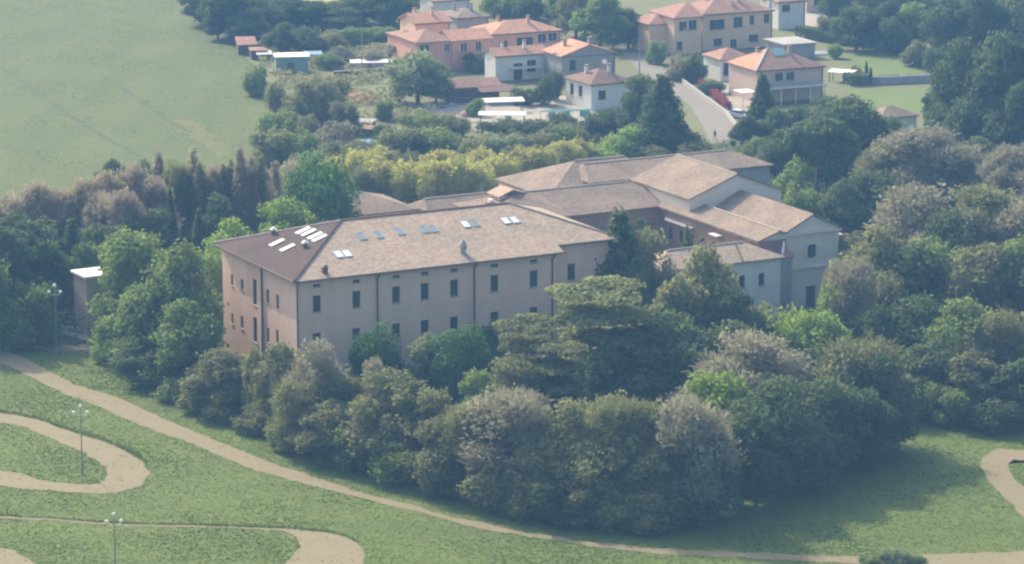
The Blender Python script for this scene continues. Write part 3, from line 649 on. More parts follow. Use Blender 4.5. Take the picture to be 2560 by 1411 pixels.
# orange roofed villa with veranda
h5 = house('villa', 'orange roofed villa with rooftop solar panel and pale veranda', 1890, 178, 6.2, 2066, 12, mat('mauve_stucco',(.58,.44,.37),(.50,.38,.32),.4,3), M_TILER, 'hip', 3.0, 24,
   wins=[(1938,182,1958,204),(1966,180,1986,202)], lwins=[], frame=M_STONE, in0=5.5, in1=7)
lp5 = MB().add([(-.02,12.02,6.22),(-.02,-.02,6.22),(5.46,6,9.24)],[(0,1,2)]).build('hip_roof', M_TILEO, h5); lp5['label'] = 'bright orange end slope of the roof'
ridge_line(h5, [(0,0,6.25),(5.5,6,9.25)], M_SHEET, .12)
# solar panel on its front slope
P0 = np.array([h5['_o'][0], h5['_o'][1], 0]); a5 = h5['_o'][2]; f1 = np.array([math.cos(a5), math.sin(a5), 0]); f2 = np.array([-math.sin(a5), math.cos(a5), 0])
q = hit(1947, 133, P0+np.array([0,0,6.2]), f2*-.5+np.array([0,0,1]))-P0; su, sv = float(q@f1), float(q@f2)
def S(a, b, h): return (su+a, sv+b, 6.2+(sv+b)*.5+h)
MB().add([S(-1.3,-.9,.05),S(1.3,-.9,.05),S(1.3,.9,.25),S(-1.3,.9,.25),S(-1.3,-.9,.15),S(1.3,-.9,.15),S(1.3,.9,.35),S(-1.3,.9,.35)],[(3,2,1,0),(4,5,6,7),(0,1,5,4),(1,2,6,5),(2,3,7,6),(3,0,4,7)]).build('solar_panel', mat('solar_glass',(.25,.38,.40),(.20,.32,.35),1,4,rough=.2), h5)
MB().box(.2,13.4,-3.4,.35,3.0,3.15).build('veranda_roof', M_CONC, h5)
for k in range(5): MB().box(.5+k*3.1,.65+k*3.1,-3.3,-3.15,0,3.0).build('veranda_post', M_WHITE, h5)
house('', '', 1800, 150, 4.4, 1886, 8, M_WHITE, M_TILER, 'hip', 1.7, 24, root=h5, wins=[(1808,156,1822,190),(1836,160,1850,190)], frame=M_DARK)
MB().box(-4.2,-1.0,-2.6,1.2,2.6,2.75).build('porch_roof', M_SHEET, h5)
for x in (-4.1, -1.2): MB().box(x,x+.15,-2.5,-2.35,0,2.6).build('porch_post', M_WHITE, h5)
house('carport', 'flat grey carport between the two villas', 1960, 112, 3.2, 2045, 9, M_GREYW, M_CONC, 'hip', .3, 24, cat='carport')
house('house', 'pale house cut by the top edge beyond the yard', 1945, 6, 6, 2020, 9, M_WHITE, M_TILER, 'hip', 1.6, 24, wins=[(1955,12,1975,30)])
house('garage', 'cream garage with dark door at the top edge of the yard', 2015, -12, 4, 2180, 8, M_CREAM, M_TILER, 'hip', 1.2, 24, wins=[(2035,-6,2075,16)], cat='garage')
# house hidden in the wood at right, glimpsed roof
house('house', 'small house half hidden in the trees left of the dark conifers', 2200, 296, 3.2, 2300, 7, M_WHITE, M_TILE2, 'hip', 1.4, 24)
# sheds on the field edge
def shed(name, label, px, py, w_, d_, h_, mw, mr, ang=10, cat='shed', open_=False, slope=.25, proud=.3):
    p = G(px, py); r = thing(name, label, cat, tuple(p), math.radians(ang))
    if open_:
        for x in (0, w_-.12):
            for y in (0, d_-.12): MB().box(x,x+.12,y,y+.12,0,h_).build('post', M_WOOD, r)
    else:
        MB().box(0,w_,0,d_,0,h_).build('wall', mw, r); MB().box(w_*.35,w_*.55,-.05,-.003,0,min(2,h_*.85)).build('door', M_WOOD, r)
    a = -proud
    MB().add([(a,a,h_),(w_-a,a,h_),(w_-a,d_-a,h_+slope),(a,d_-a,h_+slope),(a,a,h_+.12),(w_-a,a,h_+.12),(w_-a,d_-a,h_+slope+.12),(a,d_-a,h_+slope+.12)],
       [(3,2,1,0),(4,5,6,7),(0,1,5,4),(1,2,6,5),(2,3,7,6),(3,0,4,7)]).build('roof', mr, r)
    return r
shed('shed', 'wooden shed with rusty red roof at the field edge', 596, 138, 3.6, 4.2, 2.0, M_WOOD, M_TILER, slope=1.0)
shed('shed', 'small shed with brown and white roof beside the red-roofed shed', 628, 150, 3.0, 2.6, 1.8, M_WOOD, M_TILER)
shed('shed', 'tiny shed with bright cream sheet roof', 645, 152, 2.6, 1.8, 1.2, M_WOOD, M_SHEET, slope=.5)
shed('site_hut', 'green hut with white flat roof at the field edge', 690, 183, 6.4, 3.4, 3.1, M_GREENP, M_SHEET, ang=8)
shed('tarpaulin_shelter', 'shelter under a blue tarpaulin beside the green hut', 765, 158, 3.2, 2.5, 1.6, M_BLUE, M_BLUE, open_=True)
shed('greenhouse', 'long low grey greenhouse on the bare earth', 880, 176, 7, 3, 1.4, M_CONC, M_SHEET, ang=6, slope=.1)
shed('greenhouse', 'low flat grey shelter right of the greenhouse', 950, 168, 5.5, 2.5, 1.0, M_GREYW, M_CONC, ang=6, slope=.1)
shed('lean_to', 'open lean-to with dark sheet roof behind the white canopies', 1205, 262, 6.5, 3.6, 2.3, M_WOOD, M_RIDGE, ang=14, open_=True, slope=.5)
shed('canopy', 'upper of the two bright white canopies', 1212, 283, 7.2, 1.6, 1.9, M_WOOD, M_SHEET, ang=12, open_=True, slope=.45)
shed('canopy', 'lower of the two bright white canopies with ragged edge', 1200, 312, 8.0, 1.5, 1.7, M_WOOD, M_SHEET, ang=-2, open_=True, slope=.3)
shed('tool_box', 'small brown hut with pale roof in the scrub', 885, 325, 3.2, 2.2, 1.4, M_WOOD, M_CONC, ang=-20)
shed('tool_box', 'low rusty roofed hut below the earth heap', 905, 340, 2.6, 2.0, 1.2, M_WOOD, M_TILER, ang=-20)
shed('pool_cover_frame', 'blue sheeted frame lying in the scrub', 905, 368, 2.8, 2.2, .5, M_BLUE, M_BLUE, ang=20)
p = G(1350, 296); r = thing('net_fence', 'teal net fence with a bright top rail below the cottage', 'fence', tuple(p), math.radians(12))
MB().tube([(0,0,1.3),(5,0,1.3),(10.2,0,1.3)], .16, 6).build('rail', mat('mint_paint',(.35,.68,.60),(.3,.6,.54),1,4), r)
for k in range(6): MB().box(k*2,k*2+.1,-.05,.05,0,1.2).build('post', M_METAL, r)
for k, (a, b) in enumerate(((1.5,2.9),(4.4,5.6),(7.4,9.4))): MB().add([(a,-.3,.1),(b,-.3,.1),(b,-.05,1.1),(a,-.05,1.1),(a,-.34,.1),(b,-.34,.1),(b,-.09,1.1),(a,-.09,1.1)],[(0,1,2,3),(7,6,5,4),(0,4,5,1),(1,5,6,2),(2,6,7,3),(3,7,4,0)]).build('net', M_TEAL, r)
# earth heap
p = G(892, 250); mb = MB(); n, m_ = 18, 7
mb.v = [(0,0,1.5)]
for i in range(1, m_):
    for k in range(n):
        a = 2*math.pi*k/n; rr = i/(m_-1); R_ = 3.9*rr*(1+.12*math.sin(3*a+1)+.06*random.uniform(-1,1))
        mb.v.append((R_*1.25*math.cos(a), R_*.8*math.sin(a), 1.5*(1-rr**1.4)+.08*random.uniform(-1,1)*(i < m_-1)-(.05 if i == m_-1 else 0)))
for k in range(n): mb.f.append((0, 1+k, 1+(k+1)%n))
for i in range(m_-2):
    for k in range(n): mb.f.append((1+i*n+k, 1+(i+1)*n+k, 1+(i+1)*n+(k+1)%n, 1+i*n+(k+1)%n))
o = mb.build('earth_heap', M_SOIL, None, True); o.location = tuple(p); tag(o, 'orange heap of earth between the big willow and the scrub', 'earth heap')
# round tanks / bales
for i, (px, py, rr, lab, mm) in enumerate([(1158,322,.55,'round cream water drum below the canopies',M_SHEET),(1161,292,.65,'round pinkish drum left of the canopies',M_PINK),(1042,362,.4,'small cream drum lying in the scrub',M_SHEET),(1560,376,.5,'small white drum in the spring green shrubs',M_SHEET)]):
    p = G(px, py); o = MB().tube([(0,0,0),(0,0,rr*.25),(0,0,rr*1.1),(0,0,rr*1.35),(0,0,rr*1.4)], [rr*.85,rr*.95,rr*.95,rr*.7,rr*.2], 12).build('drum', mm, None, True); o.location = tuple(p); tag(o, lab, 'drum')
# rubble and pots scattered around the sheds
clut = [(880,290),(892,285),(1000,255),(1015,258),(985,265),(1090,262),(1105,270),(1130,262),(1060,268),(1345,305),(1362,310),(1440,298),(1250,300),(1275,298),(1040,262),(1175,262)]
for i, (px, py) in enumerate(clut):
    p = G(px, py); s_ = .35+.25*((i*37)%7)/7
    mb = MB(); 
    for k in range(3):
        x, y = random.uniform(-.6,.6), random.uniform(-.4,.4); a = random.uniform(.3,1)*s_
        mb.box(x, x+a*1.6, y, y+a, 0, a*random.uniform(.6,1.5))
    o = mb.build('pallet_stack', [M_SHEET, M_CONC, M_WOOD, M_WHITE][i%4], None); o.location = tuple(p); o.rotation_euler[2] = i*.7
    tag(o, 'small stack of pale boards among the sheds below the pink villa', 'stack', 'stacks of boards around the sheds')

# walls, fences and red hedge beside the road
def wallrun(name, label, pts, h, th_, m, cat='wall', cop=None):
    P = [G(*p) for p in pts]; r = thing(name, label, cat, tuple(P[0])); mb = MB(); cb = MB()
    for a, b in zip(P[:-1], P[1:]):
        d = b-a; L = np.linalg.norm(d[:2]); n = np.array([-d[1], d[0]])/L*th_/2
        for (bb, z0_, z1_, k) in ((mb,0,h,1),(cb,h,h+.12,1.35)):
            q = [(a[0]-n[0]*k, a[1]-n[1]*k),(b[0]-n[0]*k, b[1]-n[1]*k),(b[0]+n[0]*k, b[1]+n[1]*k),(a[0]+n[0]*k, a[1]+n[1]*k)]
            q = [(x-P[0][0], y-P[0][1]) for x, y in q]
            bb.add([(x,y,z0_) for x,y in q]+[(x,y,z1_) for x,y in q], [(3,2,1,0),(4,5,6,7),(0,1,5,4),(1,2,6,5),(2,3,7,6),(3,0,4,7)])
    mb.build('wall', m, r); cb.build('coping', cop or M_SHEET, r); return r
wallrun('garden_wall', 'pale garden wall along the right side of the road', [(1706,208),(1762,250),(1816,288),(1842,322)], .7, .3, M_CONC, cop=M_CONC)
wallrun('garden_wall', 'grey retaining wall between the two lawns', [(2130,208),(2200,212),(2330,206)], 1.4, .4, M_GREYW, cop=M_GREYW)
wallrun('garden_wall', 'low brown wall behind the greenhouse', [(835,192),(950,184),(1100,176)], .9, .3, M_WOOD, cop=M_CONC)
wallrun('garden_wall', 'white edging wall in front of the villa porch', [(1838,192),(1870,212),(1876,216)], .5, .3, M_WHITE)
wallrun('garden_wall', 'low wall across the bottom of the shed yard', [(1450,345),(1530,352),(1600,340)], .6, .3, M_CONC, cop=M_GREYW)

# small pool and garden furniture at the right
p = G(2035, 140); r = thing('garden_pool', 'small pale blue pool with stone rim behind the villa', 'pool', tuple(p), math.radians(15))
MB().box(0,6,0,3.2,0,.35).build('rim', M_SHEET, r); MB().box(.4,5.6,.4,2.8,.35,.37).build('water', mat('pool_water',(.30,.48,.52),(.26,.42,.46),1,4,rough=.1), r)
shed('pergola', 'white slatted pergola roof at the veranda end', 2072, 205, 4.6, 2.2, 1.9, M_WHITE, M_SHEET, ang=-25, open_=True)

# wooden poles between the houses
def utility_pole():
    r = thing('utility_pole', '', 'pole', (0,0,0), 0, 'utility poles between the houses')
    MB().tube([(0,0,0),(0,0,4),(0,0,8)], [.14,.12,.09], 7).build('pole', M_CONC, r); MB().box(-.7,.7,-.05,.05,7.4,7.52).build('crossarm', M_WOOD, r)
    return r
up0 = utility_pole()
for i, (px, py, lab) in enumerate([(1388,232,'pale utility pole between the terrace house and the cottage'),(1598,196,'pale utility pole at the roadside right of the cottage'),(1712,168,'pale utility pole in front of the cream villa'),(905,178,'pale utility pole beside the long low greenhouse')]):
    p = G(px, py)
    if i == 0: up0.location = tuple(p); up0['label'] = lab
    else: dup(up0, tuple(p), .5*i, lab)
# cars
def car():
    r = thing('parked_car', '', 'car', (0,0,0), 0, 'cars parked near the villas')
    paint = mat('car_white', (.78,.78,.76), (.72,.72,.70), 1, 4, rough=.3); tyre = mat('tyre_rubber', (.03,.03,.03), None, 1, 4)
    prof = [(-2.0,.35),(-2.05,.75),(-1.95,1.0),(-1.5,1.08),(2.0,.85),(2.1,.6),(2.05,.35)]
    mb = MB(); n = len(prof); mb.v = [(x,-.85,z) for x,z in prof]+[(x,.85,z) for x,z in prof]
    mb.f = [tuple(range(n)), tuple(reversed(range(n,2*n)))]+[(i+n,(i+1)%n+n,(i+1)%n,i) for i in range(n)]
    mb.build('body', paint, r)
    cabp = [(-1.85,1.0),(-1.5,1.45),(.3,1.48),(1.1,1.0)]
    mb = MB(); mb.v = [(x,-.72 if z < 1.2 else -.6,z) for x,z in cabp]+[(x,.72 if z < 1.2 else .6,z) for x,z in cabp]
    mb.f = [(0,1,2,3),(7,6,5,4),(4,5,1,0),(6,7,3,2),(7,4,0,3)]; mb.build('window', M_GLASS, r)
    MB().box(-1.5,.3,-.6,.6,1.455,1.52).build('roof', paint, r)
    for x in (-1.3, 1.35):
        for y in (-.88, .7):
            wv_ = MB().tube([(x,y,.33),(x,y+.18,.33)], .33, 12).build('wheel', tyre, r)
            MB().tube([(x,y-.012,.33),(x,y+.0,.33)], .2, 10).build('rim', M_METAL, wv_)
    for y in (-.6, .6): MB().box(2.06,2.12,y-.18,y+.18,.62,.76).build('headlight', M_LAMPW, r)
    return r
c0 = car()
cs = [(1850,296,-40,'white car parked at the lower end of the villa garden wall'),(1915,292,10,'white car parked under the dark tree beside the veranda'),(1662,126,-60,'white car parked in front of the cream villa')]
for i, (px, py, a, lab) in enumerate(cs):
    p = G(px, py)
    if i == 0: c0.location = tuple(p); c0.rotation_euler[2] = math.radians(a); c0['label'] = lab
    else: dup(c0, tuple(p), math.radians(a), lab)

# person walking on the road
def person(px, py):
    p = G(px, py); me = bpy.data.meshes.new('person')
    J = [(0,0,.95),(0,0,1.2),(0,.01,1.42),(0,.0,1.52),(0,-.02,1.64),(0,-.02,1.74),
         (.11,0,.9),(.13,-.14,.5),(.13,-.2,.07),(.13,-.33,.04), (-.11,0,.9),(-.13,.1,.5),(-.13,.22,.08),(-.13,.1,.04),
         (.2,0,1.4),(.26,.06,1.12),(.27,-.04,.88),(.27,-.08,.80), (-.2,0,1.4),(-.26,-.04,1.12),(-.27,-.16,.90),(-.27,-.2,.82)]
    E_ = [(0,1),(1,2),(2,3),(3,4),(4,5),(0,6),(6,7),(7,8),(8,9),(0,10),(10,11),(11,12),(12,13),(2,14),(14,15),(15,16),(16,17),(2,18),(18,19),(19,20),(20,21)]
    R_ = [.16,.15,.17,.06,.10,.08,.1,.07,.05,.045,.1,.07,.05,.045,.07,.05,.035,.03,.07,.05,.035,.03]
    me.from_pydata(J, E_, []); o = bpy.data.objects.new('person', me); C.objects.link(o)
    m = o.modifiers.new('skin', 'SKIN'); sv_ = me.skin_vertices[0].data
    for i, r_ in enumerate(R_): sv_[i].radius = (r_, r_*.85)
    sv_[0].use_root = True
    o.modifiers.new('sub', 'SUBSURF').levels = 1; o.modifiers['sub'].render_levels = 1
    me.materials.append(mat('dark_clothes', (.05,.05,.07), (.04,.04,.05), 2, 6))
    o.location = tuple(p); o.rotation_euler[2] = .5
    tag(o, 'person in dark clothes walking down the road', 'person')
    hr = MB().ball((0,0,1.70), .115, 10, 7, 1.1).build('hair', mat('dark_hair',(.05,.035,.03),None,2,8), o, True)
person(1787, 350)

# ================= vegetation
def unit(n):
    v = RNG.normal(size=(n,3)); return v/np.linalg.norm(v, axis=1, keepdims=True)
def cards(P, Nn, size, aspect=1.0, up=None):
    """quads centred at P with normals Nn"""
    n = len(P); t = np.cross(Nn, unit(n)); t /= np.linalg.norm(t, axis=1, keepdims=True)+1e-9
    if up is not None:                                   # long axis follows `up`
        t = up+.35*unit(n); t /= np.linalg.norm(t, axis=1, keepdims=True)
    b = np.cross(Nn, t); b /= np.linalg.norm(b, axis=1, keepdims=True)+1e-9
    s = (size*(.6+.8*RNG.random(n)))[:, None]/2
    a, c = t*s*aspect, b*s
    V = np.stack([P-a-c, P+a-c*.6, P+a*1.1+c, P-a*.8+c*.9], 1).reshape(-1, 3)
    return V, np.arange(4*n).reshape(n, 4)
def lobes_cards(lobes, n, size, depth=.4, aspect=1.0, ragged=.22, nrand=.7, twig=False, dens_top=0):
    lb = np.array(lobes); area = (lb[:,3]*lb[:,4]+lb[:,3]*lb[:,5]+lb[:,4]*lb[:,5]); pr = area/area.sum()
    idx = RNG.choice(len(lb), n, p=pr); L = lb[idx]; d = unit(n)
    ph = RNG.random((len(lb), 6))*6.28; q = ph[idx]
    rg = 1+ragged*(np.sin(3*d[:,0]+q[:,0])*np.sin(4*d[:,1]+q[:,1])+.6*np.sin(7*d[:,2]+q[:,2])*np.sin(6*d[:,0]+q[:,3]))
    rr = rg*(1-depth*RNG.random(n)**1.6)
    P = L[:,:3]+d*L[:,3:6]*rr[:,None]
    inside = np.zeros(n, bool)
    for k in range(len(lb)):
        e = np.sum(((P-lb[k,:3])/lb[k,3:6])**2, axis=1); inside |= (e < .5) & (idx != k)
    keep = ~inside & (P[:,2] > .05); P, d, L = P[keep], d[keep], L[keep]
    Nn = d/L[:,3:6]; Nn /= np.linalg.norm(Nn, axis=1, keepdims=True); Nn = Nn+nrand*unit(len(P)); Nn /= np.linalg.norm(Nn, axis=1, keepdims=True)
    if twig: return cards(P, unit(len(P)), size, aspect, up=d*np.array([.9,.9,.9])+unit(len(P))*.6+np.array([0,0,.35]))
    return cards(P, Nn, size, aspect)
def trunk_mb(h, r, limbs, spread, base=.35):
    mb = MB(); lean = random.uniform(-.3,.3)
    mb.tube([(0,0,-.1),(lean*.2,0,h*.25),(lean*.6,.1,h*.5),(lean,.1,h*.8)], [r*1.25,r*.9,r*.6,r*.2], 7)
    for k in range(limbs):
        a = 2*math.pi*k/limbs+random.uniform(-.4,.4); z = h*(base+.35*random.random()); sp = spread*random.uniform(.6,1)
        mb.tube([(lean*.4,0,z),(math.cos(a)*sp*.5,math.sin(a)*sp*.5,z+h*.10),(math.cos(a)*sp,math.sin(a)*sp,z+h*.22)], [r*.4,r*.25,r*.08], 5)
    return mb
# every mesh is made 12 m high and about 9 m wide (columns: 3 m), then scaled per tree
def lobes_broad(nl, W=4.5, zc=6.0, low=2.0, top=True):
    """a wide irregular crown of unequal lobes, fullest a little above the middle"""
    out = [(random.uniform(-.5,.5), random.uniform(-.5,.5), zc, W*.55, W*.55, 4.2)]
    for k in range(nl):
        a = 2*math.pi*k*.618+random.uniform(-.3,.3); zz = random.uniform(low, 9.8)
        prof = math.sqrt(max(.08, 1-((zz-4.8)/6.6)**2)); r = W*random.choice((.2,.26,.32,.4,.46))
        d = max(0, (W*prof-r*.8))*random.uniform(.75,1.08)
        out.append((math.cos(a)*d, math.sin(a)*d, zz, r*random.uniform(.9,1.3), r, r*random.uniform(.65,1.0)))
    for k in range(2 if top else 0):
        out.append((random.uniform(-1.8,1.8), random.uniform(-1.8,1.8), 10.2, 1.7, 1.7, 1.4))
    return out
def lobes_dome():
    out = [(0,0,6.0,4.0,4.0,5.6)]
    for k in range(9):
        a = 2*math.pi*k/9+random.uniform(-.3,.3); zz = random.uniform(3, 9.4); d = 3.4*math.sqrt(max(.05,1-((zz-5)/6.5)**2))*.8
        out.append((math.cos(a)*d, math.sin(a)*d, zz, 1.6, 1.6, 1.6))
    return out
def lobes_bush():
    out = [(0,0,4.5,3.6,3.6,5.5)]
    for k in range(8):
        a = 2*math.pi*k/8+random.uniform(-.3,.3); r = random.uniform(1.5,2.3); zz = random.uniform(2,9)
        out.append((math.cos(a)*2.7, math.sin(a)*2.7, zz, r, r, r*1.3))
    return out
def lobes_column():
    out = []
    for k in range(9):
        zz = 1.6+k*1.1; r = 1.35*math.sin(math.pi*min(1,(k+1.5)/10.2))**.6
        out.append((random.uniform(-.25,.25), random.uniform(-.25,.25), zz, r, r, 1.5))
    return out
def lobes_cedar():
    out = []
    for z, R_ in ((2.8,4.0),(5.0,4.3),(7.2,4.3),(9.4,4.1),(11.4,3.9)):
        n = 5
        for k in range(n):
            a = 2*math.pi*k/n+random.uniform(-.5,.5); d = R_*.58*random.uniform(.6,1.1)
            out.append((math.cos(a)*d, math.sin(a)*d, z+random.uniform(-.4,.4), R_*.5, R_*.5, .4))
    return out
def lobes_conifer():
    out = []
    for k in range(11):
        z = 1.4+k*.98; R_ = 4.0*(1-(k/11.5))**.8
        for j in range(4):
            a = k*1.1+j*1.57; d = R_*.5
            out.append((math.cos(a)*d, math.sin(a)*d, z, R_*.5, R_*.5, .7))
    return out
def lobes_pine():
    out = []
    for k in range(11):
        a = random.uniform(0,6.28); d = random.uniform(0,3.0); r = random.uniform(1.3,1.9)
        out.append((math.cos(a)*d, math.sin(a)*d, 9.6+random.uniform(-1.3,.9)-d*.25, r, r, r*.75))
    return out
def lobes_bamboo():
    out = []
    for k in range(12):
        a = random.uniform(0,6.28); d = random.uniform(0,3.3); r = random.uniform(1.1,1.7)
        h = random.uniform(4.2,5.6)
        out.append((math.cos(a)*d, math.sin(a)*d, 12-h-random.uniform(0,1.6)-d*.4, r, r, h))
    return out
def join_cards(*parts):
    Vs, Qs, o = [], [], 0
    for V, Q in parts: Vs.append(V); Qs.append(Q+o); o += len(V)
    return np.vstack(Vs), np.vstack(Qs)
SHAPES = {}
def shape(kind, nvar, fn):
    SHAPES[kind] = []
    for i in range(nvar):
        V, Q = fn(); me = np_mesh('crown', V, Q, LEAF['mid']); tm = fn.trunk()
        SHAPES[kind].append((me, tm))
def mk(crown, trunk):
    def f(): return crown()
    f.trunk = trunk; return f
def trunk_mesh(*a, **k):
    mb = trunk_mb(*a, **k); me = bpy.data.meshes.new('trunk'); me.from_pydata(mb.v, [], mb.f); me.update(); me.materials.append(M_BARK); return me
LS = .30
shape('broad', 7, mk(lambda: lobes_cards(lobes_broad(24), 15000, .27, depth=.6, ragged=.34, nrand=.9), lambda: trunk_mesh(11, .28, 6, 2.6)))
shape('dome', 2, mk(lambda: lobes_cards(lobes_dome(), 14000, .27, depth=.4, ragged=.2), lambda: trunk_mesh(11, .28, 5, 2.2)))
shape('bush', 4, mk(lambda: lobes_cards(lobes_bush(), 9000, .34, depth=.55, ragged=.35, nrand=.9), lambda: trunk_mesh(9, .2, 5, 1.8, base=.1)))
shape('bare', 6, mk(lambda: join_cards(lobes_cards(lobes_broad(16, low=1.5), 15000, .065, depth=.85, aspect=9, ragged=.3, twig=True), lobes_cards(lobes_broad(14, low=1.5), 6500, .22, depth=.7, ragged=.35, nrand=1.0)), lambda: trunk_mesh(11, .24, 9, 2.6, base=.2)))
shape('column', 4, mk(lambda: join_cards(lobes_cards(lobes_column(), 4200, .06, depth=.9, aspect=14, twig=True), lobes_cards(lobes_column(), 2600, .26, depth=.6)), lambda: trunk_mesh(12, .16, 7, .6, base=.1)))
shape('cedar', 2, mk(lambda: lobes_cards(lobes_cedar(), 17000, .28, depth=.5, nrand=.6, ragged=.35), lambda: trunk_mesh(11.5, .38, 9, 3.0, base=.15)))
shape('conifer', 2, mk(lambda: lobes_cards(lobes_conifer(), 13000, .30, depth=.7, ragged=.45), lambda: trunk_mesh(12, .3, 6, 1.5, base=.1)))
shape('pine', 2, mk(lambda: lobes_cards(lobes_pine(), 15000, .28, depth=.5), lambda: trunk_mesh(10.5, .32, 7, 2.4, base=.55)))
shape('bamboo', 3, mk(lambda: lobes_cards(lobes_bamboo(), 12000, .18, depth=.6, aspect=2.6, nrand=1.0), lambda: trunk_mesh(9, .1, 8, 2.0, base=.1)))
WIDE = dict(broad=9, dome=8.2, bush=8.6, bare=9, column=2.9, cedar=8.6, conifer=8.0, pine=8.5, bamboo=8.2)

TREES = []     # (shape, foliage, x, top_y, base_y, width_px, region)
def T(region, rows):
    for r_ in rows: TREES.append((*r_, region))
T('left of the long convent wing', [
 ('broad','mid',345,566,850,170),('broad','mid',428,600,935,190),('broad','mid',350,725,905,170),('broad','mid',462,745,975,160),('broad','olive',488,640,900,90),
 ('bush','lime',268,835,905,60),('broad','olive',560,872,1035,150),('bush','olive',515,925,1030,120),('broad','dark',395,830,960,170),('broad','mid',395,700,930,180)])
T('around the small tower', [
 ('bush','mid',20,710,868,120),('bush','mid',95,700,862,90),('pine','dark',66,560,800,150),('broad','dark',8,560,830,130),('broad','dark',120,590,800,110),
 ('bush','lime',240,600,760,80),('broad','dark',215,600,790,80),('broad','mid',-70,600,860,160),('broad','dark',-160,560,830,180)])
T('below the left field', [
 ('bare','red',-60,490,690,140),('bare','red',30,480,680,110),('bare','red',95,450,670,110),('bare','red',160,470,670,120),('bare','red',222,445,665,120),('bare','red',285,425,655,130),('bare','red',340,405,650,130),
 ('bare','red',255,480,680,120),('bare','red',395,440,660,110),('bare','red',315,470,690,120),
 ('column','red',400,375,610,46),('column','olive',428,400,620,44),('column','red',462,420,640,46),('column','red',487,368,640,48),('column','olive',505,400,650,44),('column','red',535,420,640,46),
 ('column','red',560,405,640,46),('column','olive',583,395,640,44),('column','red',607,362,650,48),('column','red',630,385,640,46),('column','olive',655,390,640,46),('column','grey',690,400,600,44),('column','red',672,420,620,44),
 ('bare','red',735,400,560,90),('broad','dark',285,400,520,110),('broad','silver',365,395,520,100),('bare','red',540,410,640,110),('bare','grey',620,400,640,130),('bare','olive',450,400,640,100)])
T('in the belt behind the small tower', [
 ('broad','dark',35,528,740,120),('broad','dark',105,545,745,130),('conifer','dark',185,545,750,110),('broad','dark',250,560,730,120),('bush','silver',420,545,690,90),('conifer','grey',462,545,690,60),
 ('broad','dark',380,520,700,110),('conifer','dark',500,520,700,70),('broad','dark',330,540,700,100),('conifer','dark',430,470,690,60),('broad','dark',540,480,690,90)])
T('at the long wing roof end', [
 ('broad','lime',580,540,760,130),('broad','lime',735,498,715,190),('dome','deep',800,385,690,190),('bush','mid',505,600,800,110),('dome','deep',748,430,680,90),('bush','lime',540,600,780,80)])
T('in the thicket behind the convent', [
 ('bamboo','yellow',880,372,500,130),('bamboo','yellow',945,392,510,130),('bamboo','olive',905,420,520,110),('bamboo','yellow',1010,398,515,120),('bamboo','yellow',1078,398,520,150),('bamboo','yellow',1135,392,515,130),
 ('bamboo','yellow',1190,405,505,130),('bamboo','yellow',1245,388,490,130),('bamboo','yellow',1298,372,475,120),('bamboo','yellow',1345,365,460,120),('bamboo','yellow',1400,350,440,120),('bamboo','yellow',1445,345,425,100),('bamboo','yellow',830,395,500,90),('bamboo','yellow',1100,372,480,150),('bamboo','yellow',1200,372,470,140),('bamboo','olive',1005,376,480,140),('bamboo','yellow',950,368,470,120),('bamboo','olive',1290,362,450,120)])
T('in scrub above the thicket', [
 ('bush','olive',1000,318,420,130),('bush','olive',1060,300,410,140),('bush','mid',1120,315,415,140),('bush','olive',1185,330,420,130),('bush','silver',1245,335,410,120),('bush','olive',1310,318,400,130),('bush','mid',1375,310,385,120),
 ('bush','silver',940,345,430,120),('bush','olive',870,350,430,110),('bush','mid',800,360,460,130),('bush','silver',740,380,470,110),('bush','olive',1430,300,370,90),('bush','mid',1050,280,350,110),('bush','olive',1130,275,345,90)])
T('along the left field edge', [
 ('bush','olive',700,200,290,70),('bush','olive',735,225,320,80),('bush','olive',790,190,320,110),('bush','mid',700,260,370,110),('bush','olive',765,290,390,90),('bush','olive',830,175,300,90),('bush','olive',680,320,430,110),('bush','mid',740,310,430,120),('bush','grey',820,300,410,120),('bush','mid',640,150,240,60),('bush','olive',865,250,340,70)])
T('around the sheds', [
 ('broad','silver',1045,125,258,170),('broad','mid',1090,155,258,90),('bush','dark',1195,125,180,70),('bush','mid',960,250,300,50),('bush','dark',860,275,345,60),('bush','mid',1185,245,290,45),
 ('bush','dark',965,305,360,70),('bush','dark',1250,300,350,110),('bush','dark',1330,290,345,90),('bush','dark',1410,285,345,100),('bush','dark',1095,285,350,90),('bush','dark',1305,220,262,60)])
T('in the gardens left of the pink villa', [
 ('broad','dark',700,55,140,90),('bush','dark',770,70,135,90),('bush','olive',830,70,130,80),('bush','mid',890,68,112,90),('bush','mid',955,62,100,80),('bush','grey',860,118,160,70),('bush','grey',930,118,165,80),('bush','grey',990,110,150,50),('bush','mid',820,125,170,70)])
T('in the top left tree belt', [
 ('broad','dark',520,-60,60,130),('broad','dark',575,-40,95,120),('broad','dark',640,-20,90,120),('broad','dark',710,-10,70,120),('broad','dark',780,0,70,110),('broad','olive',850,0,65,110),('broad','dark',910,-30,60,110),('broad','dark',970,-30,70,110),('broad','olive',1020,-40,40,90),('broad','dark',620,20,110,80),('broad','dark',545,30,100,60),('broad','dark',850,20,75,110)])
T('between the pink villa and the road', [
 ('broad','mid',1500,-20,125,150),('broad','olive',1440,-30,95,120),('broad','dark',1570,20,120,90),('bush','mid',1250,-30,40,100),('bush','dark',1330,-20,50,90),('bush','olive',1280,-50,30,80),('bush','mid',1395,-40,60,80),('bush','dark',1385,160,250,50),('bush','dark',1360,185,262,60)])
